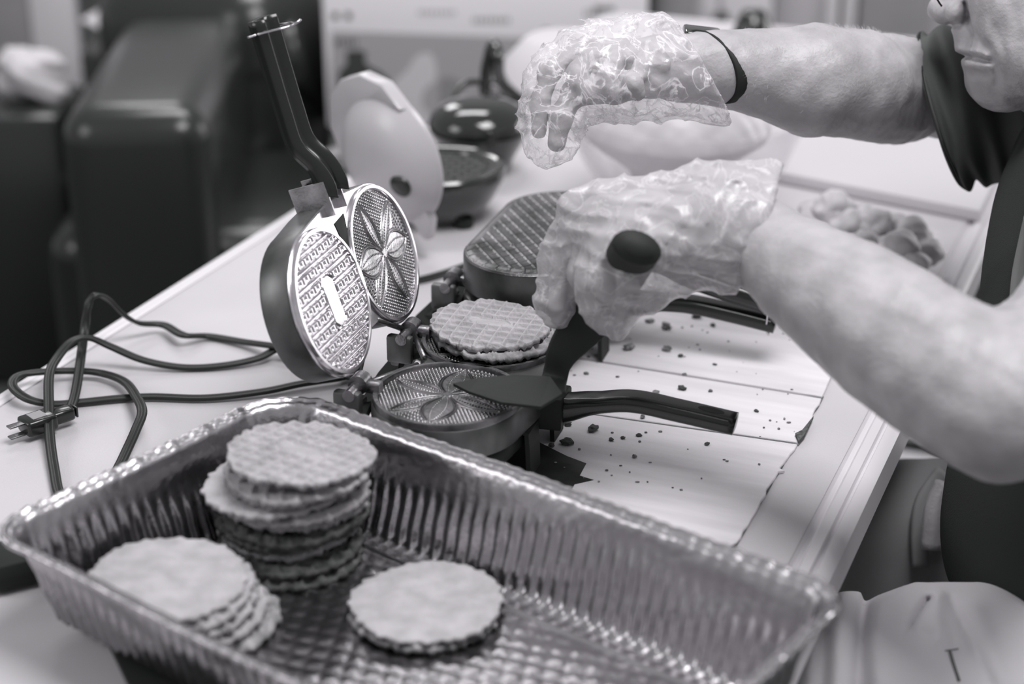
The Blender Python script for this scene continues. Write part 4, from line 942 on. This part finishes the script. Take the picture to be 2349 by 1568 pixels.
trim_on('pocket_zip', tb_, [(2168, 1492), (2198, 1488)], circ(.0005, 6), M['shirt_lt'], .0003)
for fx, fy in ((.36, 1.40), (.40, 1.86)):
    bm = bmesh.new(); box(bm, (fx, fy, .035), (.26, .10, .07), 0, .03); addw(bm_obj('shoe', bm, M['black_matt']), per)
# glasses bridge and nose pad
o = tube('glasses', [D(2120, -60, 1.58), D(2140, -20, 1.55), D(2152, 2, 1.553), D(2160, 14, 1.556)], .0009, M['black'], None, 8, 5); addw(o, per)
# forearm hair: fine curved strands
rnd = random.Random(2); hv = []; hf = []
def strand(p, d, L, r):
    s = d.cross(TO_CAM).normalized()*r; b = len(hv); m_ = p+d*L*.5+Vector((0, 0, -.0006)); e = p+d*L+Vector((0, 0, -.002))
    hv.extend([p-s, p+s, m_+s*.8, m_-s*.8, e]); hf.extend([(b, b+1, b+2, b+3), (b+3, b+2, b+4)])
bt = BVHTree.FromPolygons([v.co for v in body.data.vertices], [p.vertices for p in body.data.polygons])
for _ in range(1100):
    px = rnd.uniform(1700, 2080); py = rnd.gauss(120, 45)
    o_ = CAM; hit = bt.ray_cast(o_, (D(px, py, 1)-CAM).normalized())
    if hit[0] is None: continue
    n_ = hit[1]; d = (n_*.45+ux*rnd.uniform(-.9, .2)+CUP*rnd.uniform(-.2, .6)); strand(hit[0], d.normalized(), rnd.uniform(.003, .007), .00004)
for _ in range(350):
    px = rnd.uniform(1720, 2060); py = rnd.uniform(40, 90)
    hit = bt.find_nearest(D(px, py, 1.6))
    if hit[0] is None: continue
    strand(hit[0], (hit[1]*.7+ux*rnd.uniform(-.9, .1)+CUP*.3).normalized(), rnd.uniform(.003, .008), .00006)
o = mesh_obj('arm_hair', hv, hf, M['hair'], smooth=False); addw(o, per); tag(o, kind='stuff')
# stool carrying the person
stl = thing('stool', 'plain stool under the seated person, mostly outside the picture', 'stool', loc=(.72, 1.55, 0))
prism('seat', arcp(0, 0, .19, 0, 345, 23), .40, .44, M['black_matt'], stl, .01)
for a in (45, 135, 225, 315):
    sweep('leg', [Vector((.13*math.cos(math.radians(a)), .13*math.sin(math.radians(a)), .40)), Vector((.17*math.cos(math.radians(a)), .17*math.sin(math.radians(a)), 0))], circ(.012, 10), M['black_matt'], stl, up=(1, 0, 0))
# ================================================================ CRUMBS on the cardboard
def crumb_mesh(seed, r, m):
    rg = random.Random(seed); bm = bmesh.new(); bmesh.ops.create_icosphere(bm, subdivisions=2, radius=r)
    for v in bm.verts: v.co *= rg.uniform(.62, 1.25); v.co.z *= .6; v.co.x *= 1.3
    me = bpy.data.meshes.new('crumb'); bm.to_mesh(me); bm.free(); me.materials.append(m); return me
cl = [(1490, 735, .0050, 0, 'pale rounded wafer crumb on the cardboard just right of the lower glove'), (1528, 747, .0075, 0, 'largest lumpy wafer crumb near the closed iron handle'), (1600, 724, .0060, 1, 0), (1635, 745, .0036, 1, 'small round burnt crumb under the rear black handle'),
      (1442, 795, .0072, 0, 'long pale wafer fragment left of the other crumbs, below the glove'), (1530, 799, .0055, 0, 0), (1562, 815, .0034, 1, 0), (1505, 898, .0042, 0, 'pale crumb resting beside the front black handle'), (1360, 982, .0065, 1, 'pyramid-shaped burnt crumb below the front handle'),
      (1300, 1012, .0068, 1, 'long burnt crumb lying near the pan rim'), (1266, 1020, .0036, 1, 0), (1303, 972, .0042, 1, 0), (1475, 954, .0034, 0, 0), (1466, 997, .0030, 1, 0), (1402, 1007, .0030, 1, 0), (1430, 1003, .0026, 1, 0), (1565, 888, .0050, 1, 0), (1630, 895, .0026, 0, 0), (1735, 941, .0026, 1, 0), (1622, 1017, .0030, 1, 0), (1345, 855, .0030, 0, 0), (1350, 817, .0026, 0, 0), (1640, 835, .0022, 1, 0), (1455, 1045, .0030, 0, 0), (1570, 858, .0026, 0, 0)]
for i, (px, py, r, dk, lb) in enumerate(cl):
    o = bpy.data.objects.new('crumb', crumb_mesh(i, r*.72, M['crumb_dk'] if dk else M['crumb'])); C.objects.link(o)
    p = W(px, py, .0036+r*.36); o.location = p; o.rotation_euler = (0, 0, i*1.7)
    tag(o, lb or 'small wafer crumb scattered on the cardboard', 'crumb', 'crumbs on the cardboard')
rnd = random.Random(9); bm = bmesh.new()
for _ in range(110):
    px = rnd.uniform(1260, 1830); py = rnd.uniform(740, 1150)
    if px > 1900-(py-850)*.55 or (1290 < px < 1700 and 870 < py < 985): continue
    r = rnd.uniform(.0005, .0013); p = W(px, py, .0037+r*.4)
    bmesh.ops.create_icosphere(bm, subdivisions=1, radius=r, matrix=Matrix.Translation(p) @ Matrix.Diagonal((rnd.uniform(.8, 2), rnd.uniform(.8, 1.5), .6, 1)))
o = bm_obj('crumb_scatter', bm, M['crumb']); tag(o, 'fine crumbs sprinkled over the cardboard sheet', 'crumbs', kind='stuff')
# ================================================================ BACKGROUND
def ground(px, py, z=0): return W(px, py, z-TZ)
# leather armchair
d = 2.95
ch = thing('leather_armchair', 'dark leather armchair with a shiny rounded back behind the table at left', 'armchair', loc=(-.95, 3.2, 0))
def rbox(name, c, s, m, parent, rz=0, bev=.06):
    bm = bmesh.new(); r = bmesh.ops.create_cube(bm, size=1)
    bmesh.ops.transform(bm, matrix=Matrix.Translation(c) @ Matrix.Rotation(rz, 4, 'Z') @ Matrix.Diagonal((s[0], s[1], s[2], 1)), verts=r['verts'])
    bmesh.ops.bevel(bm, geom=bm.edges[:], offset=bev, segments=6, profile=.5, affect='EDGES', clamp_overlap=True)
    o = bm_obj(name, bm, m); addw(o, parent); return o
a1 = ground(300, 200, .58)
rbox('arm', (D(300, 420, 2.75).x, 2.92, .33), (.235, .66, .70), M['leather'], ch, .05, .055)
rbox('backrest', (-.60, 3.46, .37), (.46, .30, .74), M['leather'], ch, -.45, .12)
rbox('seat_cushion', (-.55, 3.02, .22), (.50, .5, .40), M['leather'], ch, .0, .06)
o = sweep('head_roll', catmull([D(330, 200, 3.42), D(450, 172, 3.42), D(570, 145, 3.42), D(700, 118, 3.42)], 8), circ(.088, 32), M['leather']); addw(o, ch)
# carton on a low bench
bp = ground(752, 292, .46); br = ground(1478, 292, .46)
bn = thing('low_bench', 'dark low bench carrying the printed carton behind the table', 'bench', loc=(.05, bp.y-.1, 0))
boxobj('bench_top', (.03, .10, .44), (.84, .62, .04), M['floor'], bn, bev=.005)
for sx in (-.36, .42):
    for sy in (-.15, .36): boxobj('leg', (sx, sy, .21), (.04, .04, .42), M['floor'], bn)
cw = (br.x-bp.x); cx0 = bp.x
ct = thing('printed_carton', 'large pale printed product carton with dark jug and white jug pictures, on the bench', 'carton', loc=(cx0, bp.y, .461), group=None)
boxobj('box', (cw/2, .16, .22), (cw, .32, .44), M['carton'], ct, bev=.003)
k = d_ = (Vector((cx0, bp.y, .46))-CAM).dot(-TO_CAM)/FPX     # metres per pixel on that face (approx)
def fp(px, py):          # pixel -> face coordinates (x, z) on the vertical front plane
    u = (px-CX)/FPX; v_ = (CY-py)/FPX; r = Vector((u, math.cos(PT)+v_*math.sin(PT), -math.sin(PT)+v_*math.cos(PT)))
    p = CAM+r*((bp.y-CAM.y)/r.y); return (p.x-cx0, p.z-.461)
def flat(name, pts, m, parent=ct, dep=.0012):
    P = [fp(*p) for p in pts]; n = len(P); f_ = [(x, -dep, z) for x, z in P]; b_ = [(x, 0, z) for x, z in P]
    return mesh_obj(name, f_+b_, [tuple(range(n))[::-1]]+[(i, (i+1) % n, (i+1) % n+n, i+n) for i in range(n)], m, parent, False)
def blob(pts, sub=4): 
    P = [Vector((x, y, 0)) for x, y in pts]; P = P+P[:3]; r = catmull(P, sub); return [(p.x, p.y) for p in r[sub:len(P)*sub-2*sub]]
flat('printed_panel', [(760, 70), (1470, 95), (1470, 300), (760, 285)], M['print_md'], dep=.0008)
flat('printed_jug', blob([(795, 118), (838, 118), (840, 145), (880, 170), (900, 200), (880, 215), (850, 220), (830, 260), (800, 255), (780, 200), (778, 165), (795, 145)]), M['print_dk'])
flat('printed_jug', blob([(955, 130), (985, 122), (1000, 150), (998, 185), (975, 205), (968, 240), (990, 270), (975, 290), (920, 285), (905, 220), (905, 190), (935, 160)]), M['print_lt'])
flat('printed_shape', blob([(1010, 180), (1060, 190), (1058, 250), (1015, 260)]), M['print_grey'])
flat('printed_dot', blob([(1243, 68), (1268, 68), (1268, 92), (1243, 92)]), M['print_dk'])
flat('printed_line', [(1362, 12), (1410, 14), (1410, 26), (1362, 24)], M['print_grey'])
# blurred captions on the carton
def caption(px, py, txt, size, m, ext=.0006):
    cu = bpy.data.curves.new('caption', 'FONT'); cu.body = txt; cu.size = size; cu.extrude = ext; cu.materials.append(m)
    o = bpy.data.objects.new('printed_text', cu); C.objects.link(o); x, z = fp(px, py); o.parent = ct; o.location = (x, -.0016, z); o.rotation_euler = (PI/2, 0, 0)
    bpy.context.view_layer.update(); me = bpy.data.meshes.new_from_object(o); bpy.data.objects.remove(o)
    o2 = bpy.data.objects.new('printed_text', me); C.objects.link(o2); o2.parent = ct; o2.location = (x, -.0016, z); o2.rotation_euler = (PI/2, 0, 0)
for px, py, n_, m_, h in ((762, 36, 2, 'print_dk', 14), (768, 98, 5, 'print_dk', 15), (960, 28, 8, 'print_md', 10), (1085, 46, 8, 'print_grey', 12), (1342, 30, 4, 'print_grey', 14)):
    x = px
    for i in range(n_):            # illegible strokes: unreadable in the photograph
        w_ = (6 if n_ > 2 else 14); flat('printed_mark', [(x, py-h*.5-(i % 2)*2), (x+w_, py-h*.5), (x+w_, py+h*.5), (x, py+h*.5)], M[m_]); x += w_+(5 if n_ > 2 else 16)
# grey ring dish in front of the carton
rg_ = thing('ring_dish', 'small grey dish on the bench just left of the white lid', 'dish', loc=ground(800, 375, .46)+Vector((0, 0, 0)))
lathe('rim', [(.030, .006), (.034, .001), (.046, .004), (.050, .014), (.046, .018), (.038, .012), (.030, .008)], M['cabg'], rg_, 40)
# pale things, upper left
def tg(o, l, c): return tag(o, l, c)
p = ground(270, 45, .74)
pp = [D(185, 45, 3.98), D(250, 8, 4.08), D(358, 42, 4.03), D(272, 84, 3.88)]
o = mesh_obj('paper_sheet', [tuple(a) for a in pp]+[tuple(a-Vector((0, 0, .004))) for a in pp], [(0, 1, 2, 3), (7, 6, 5, 4), (0, 4, 5, 1), (1, 5, 6, 2), (2, 6, 7, 3), (3, 7, 4, 0)], M['paper'], smooth=False); tg(o, 'white sheet of paper lying on dark furniture at upper left', 'paper')
sb = thing('dark_cabinet', 'low dark cabinet behind the armchair carrying the paper sheet', 'cabinet', loc=(-.70, 3.97, 0))
zt = min(a.z for a in pp)-.008
boxobj('carcass', (0, 0, zt/2-.005), (.50, .42, zt-.012), M['leather'], sb, bev=.01)
def crumple(name, px, py, d, r, label, cat, seed, m=M['cloth'], sc_=(1.3, 1, .8)):
    bm = bmesh.new(); bmesh.ops.create_icosphere(bm, subdivisions=4, radius=1); ph = random.Random(seed).random()*9
    for v in bm.verts:
        p_ = v.co; kk = 1+.18*math.sin(4*p_.x+ph+3*p_.z)+.12*math.sin(7*p_.y-5*p_.x+ph)+.07*math.sin(13*p_.z+9*p_.x); v.co = Vector((p_.x*sc_[0], p_.y*sc_[1], p_.z*sc_[2]))*r*kk
    o = bm_obj(name, bm, m); o.location = D(px, py, d); return tag(o, label, cat)
crumple('crumpled_towel', 75, 172, 3.25, .062, 'crumpled pale towel beside the white panel at far left', 'towel', 1, sc_=(1.1, .8, .8))
crumple('pale_bundle', 430, 22, 4.0, .052, 'pale blurred bundle on the dark cabinet, left of the two bundles', 'cloth', 2, sc_=(1.0, .8, .8))
crumple('pale_bundle', 535, 5, 4.0, .058, 'pale rounded bundle on the dark cabinet above the chair back', 'cloth', 3)
# support under the towel and the tall panels at left
sd = thing('side_stand', 'dark stand holding the crumpled towel at the left edge', 'stand', loc=(D(75, 172, 3.25).x-.08, D(75, 172, 3.25).y, 0))
hz = D(75, 172, 3.25).z-.045; boxobj('stand_body', (0, 0, hz/2), (.30, .24, hz), M['leather'], sd, bev=.02)
def panel(name, x0, x1, y, top, m, label, cat, z0=.0):
    a, b = None, None
    xa = (x0-CX)/FPX; xb = (x1-CX)/FPX; 
    def xw(px): u = (px-CX)/FPX; v_ = (CY-100)/FPX; return u*(y/(math.cos(PT)+v_*math.sin(PT)))
    o = boxobj(name, ((xw(x0)+xw(x1))/2, y+.02, (top+z0)/2), (xw(x1)-xw(x0), .04, top-z0), m, bev=.004); return tag(o, label, cat) if label else o
panel('grey_door_panel', -60, 76, 4.35, 1.2, M['cabg'], 'grey upright panel at the far left edge', 'panel', .0)
panel('white_door_panel', 76, 178, 4.34, 1.2, M['cab'], 'white upright panel next to the grey one at upper left', 'panel', .0)
# kitchen side, upper right
def kp(x0, x1, m, label, cat, y=4.2, top=1.1, z0=0): return panel(cat.replace(' ', '_'), x0, x1, y, top, m, label, cat, z0)
kp(1478, 1500, M['leather'], 'narrow dark upright strip right of the carton', 'upright strip', 4.1)
kp(1500, 1592, M['cabg'], 'grey blurred cupboard panel right of the carton', 'cupboard', 4.15)
wc = thing('white_cupboard', 'white cupboard with two doors and a dark knob behind the raised arm', 'cupboard', loc=(0, 4.2, 0))
def xw(px, y): u = (px-CX)/FPX; v_ = (CY-60)/FPX; return u*(y/(math.cos(PT)+v_*math.sin(PT)))
boxobj('carcass', ((xw(1592, 4.2)+xw(1772, 4.2))/2, .17, .5), (xw(1772, 4.2)-xw(1592, 4.2), .3, 1.0), M['cab'], wc)
for x0, x1 in ((1594, 1643), (1655, 1770)):
    dd = boxobj('door', ((xw(x0, 4.2)+xw(x1, 4.2))/2, .010, .5), (xw(x1, 4.2)-xw(x0, 4.2), .02, .96), M['cab'], wc)
zk = D(1652, 45, 1).z; kz = CAM.z+(D(1652, 45, 1)-CAM).z*(4.18/(D(1652, 45, 1)-CAM).y)
o = lathe('knob', [(0, .03), (.014, .028), (.02, .018), (.012, .0)], M['black'], wc, 20, mtx=Matrix.Translation((xw(1652, 4.2), 0, kz)) @ Matrix.Rotation(PI/2, 4, 'X'))
pt = thing('dark_pot', 'small dark pot with a shiny spot standing behind the raised forearm', 'pot', loc=W(1726, 92, 0))
lathe('pot_body', [(0, 0), (.034, 0), (.036, .01), (.022, .045), (.016, .05), (0, .05)], M['black_gl'], pt, 32)
struct(kp(1772, 1892, M['wall'], None, 'wall', 4.3, 1.2)).name = 'wall_right'
for i, (x0, x1, m, y) in enumerate(((1892, 1918, 'cab', 4.2), (1918, 1932, 'black_matt', 4.25), (1932, 1957, 'cab', 4.2), (1957, 1967, 'black_matt', 4.25))):
    o = kp(x0, x1, M[m], None, 'trim', y, 1.2); struct(o); o.name = 'trim_%d' % (i+1)
kp(1967, 2125, M['cabg'], 'grey tall cupboard behind the sleeve of the raised arm', 'tall cupboard', 4.2)
struct(kp(2125, 2700, M['wall'], None, 'wall', 4.4, 1.4)).name = 'wall_side'
# white sheet standing in for lit floor right of the table
o = boxobj('floor_mat', (ground(2120, 1010).x, ground(2120, 1010).y, .005), (1.0, .7, .01), M['mat_white'], rz=.1); tag(o, 'bright white mat on the floor beyond the table edge at right', 'mat')
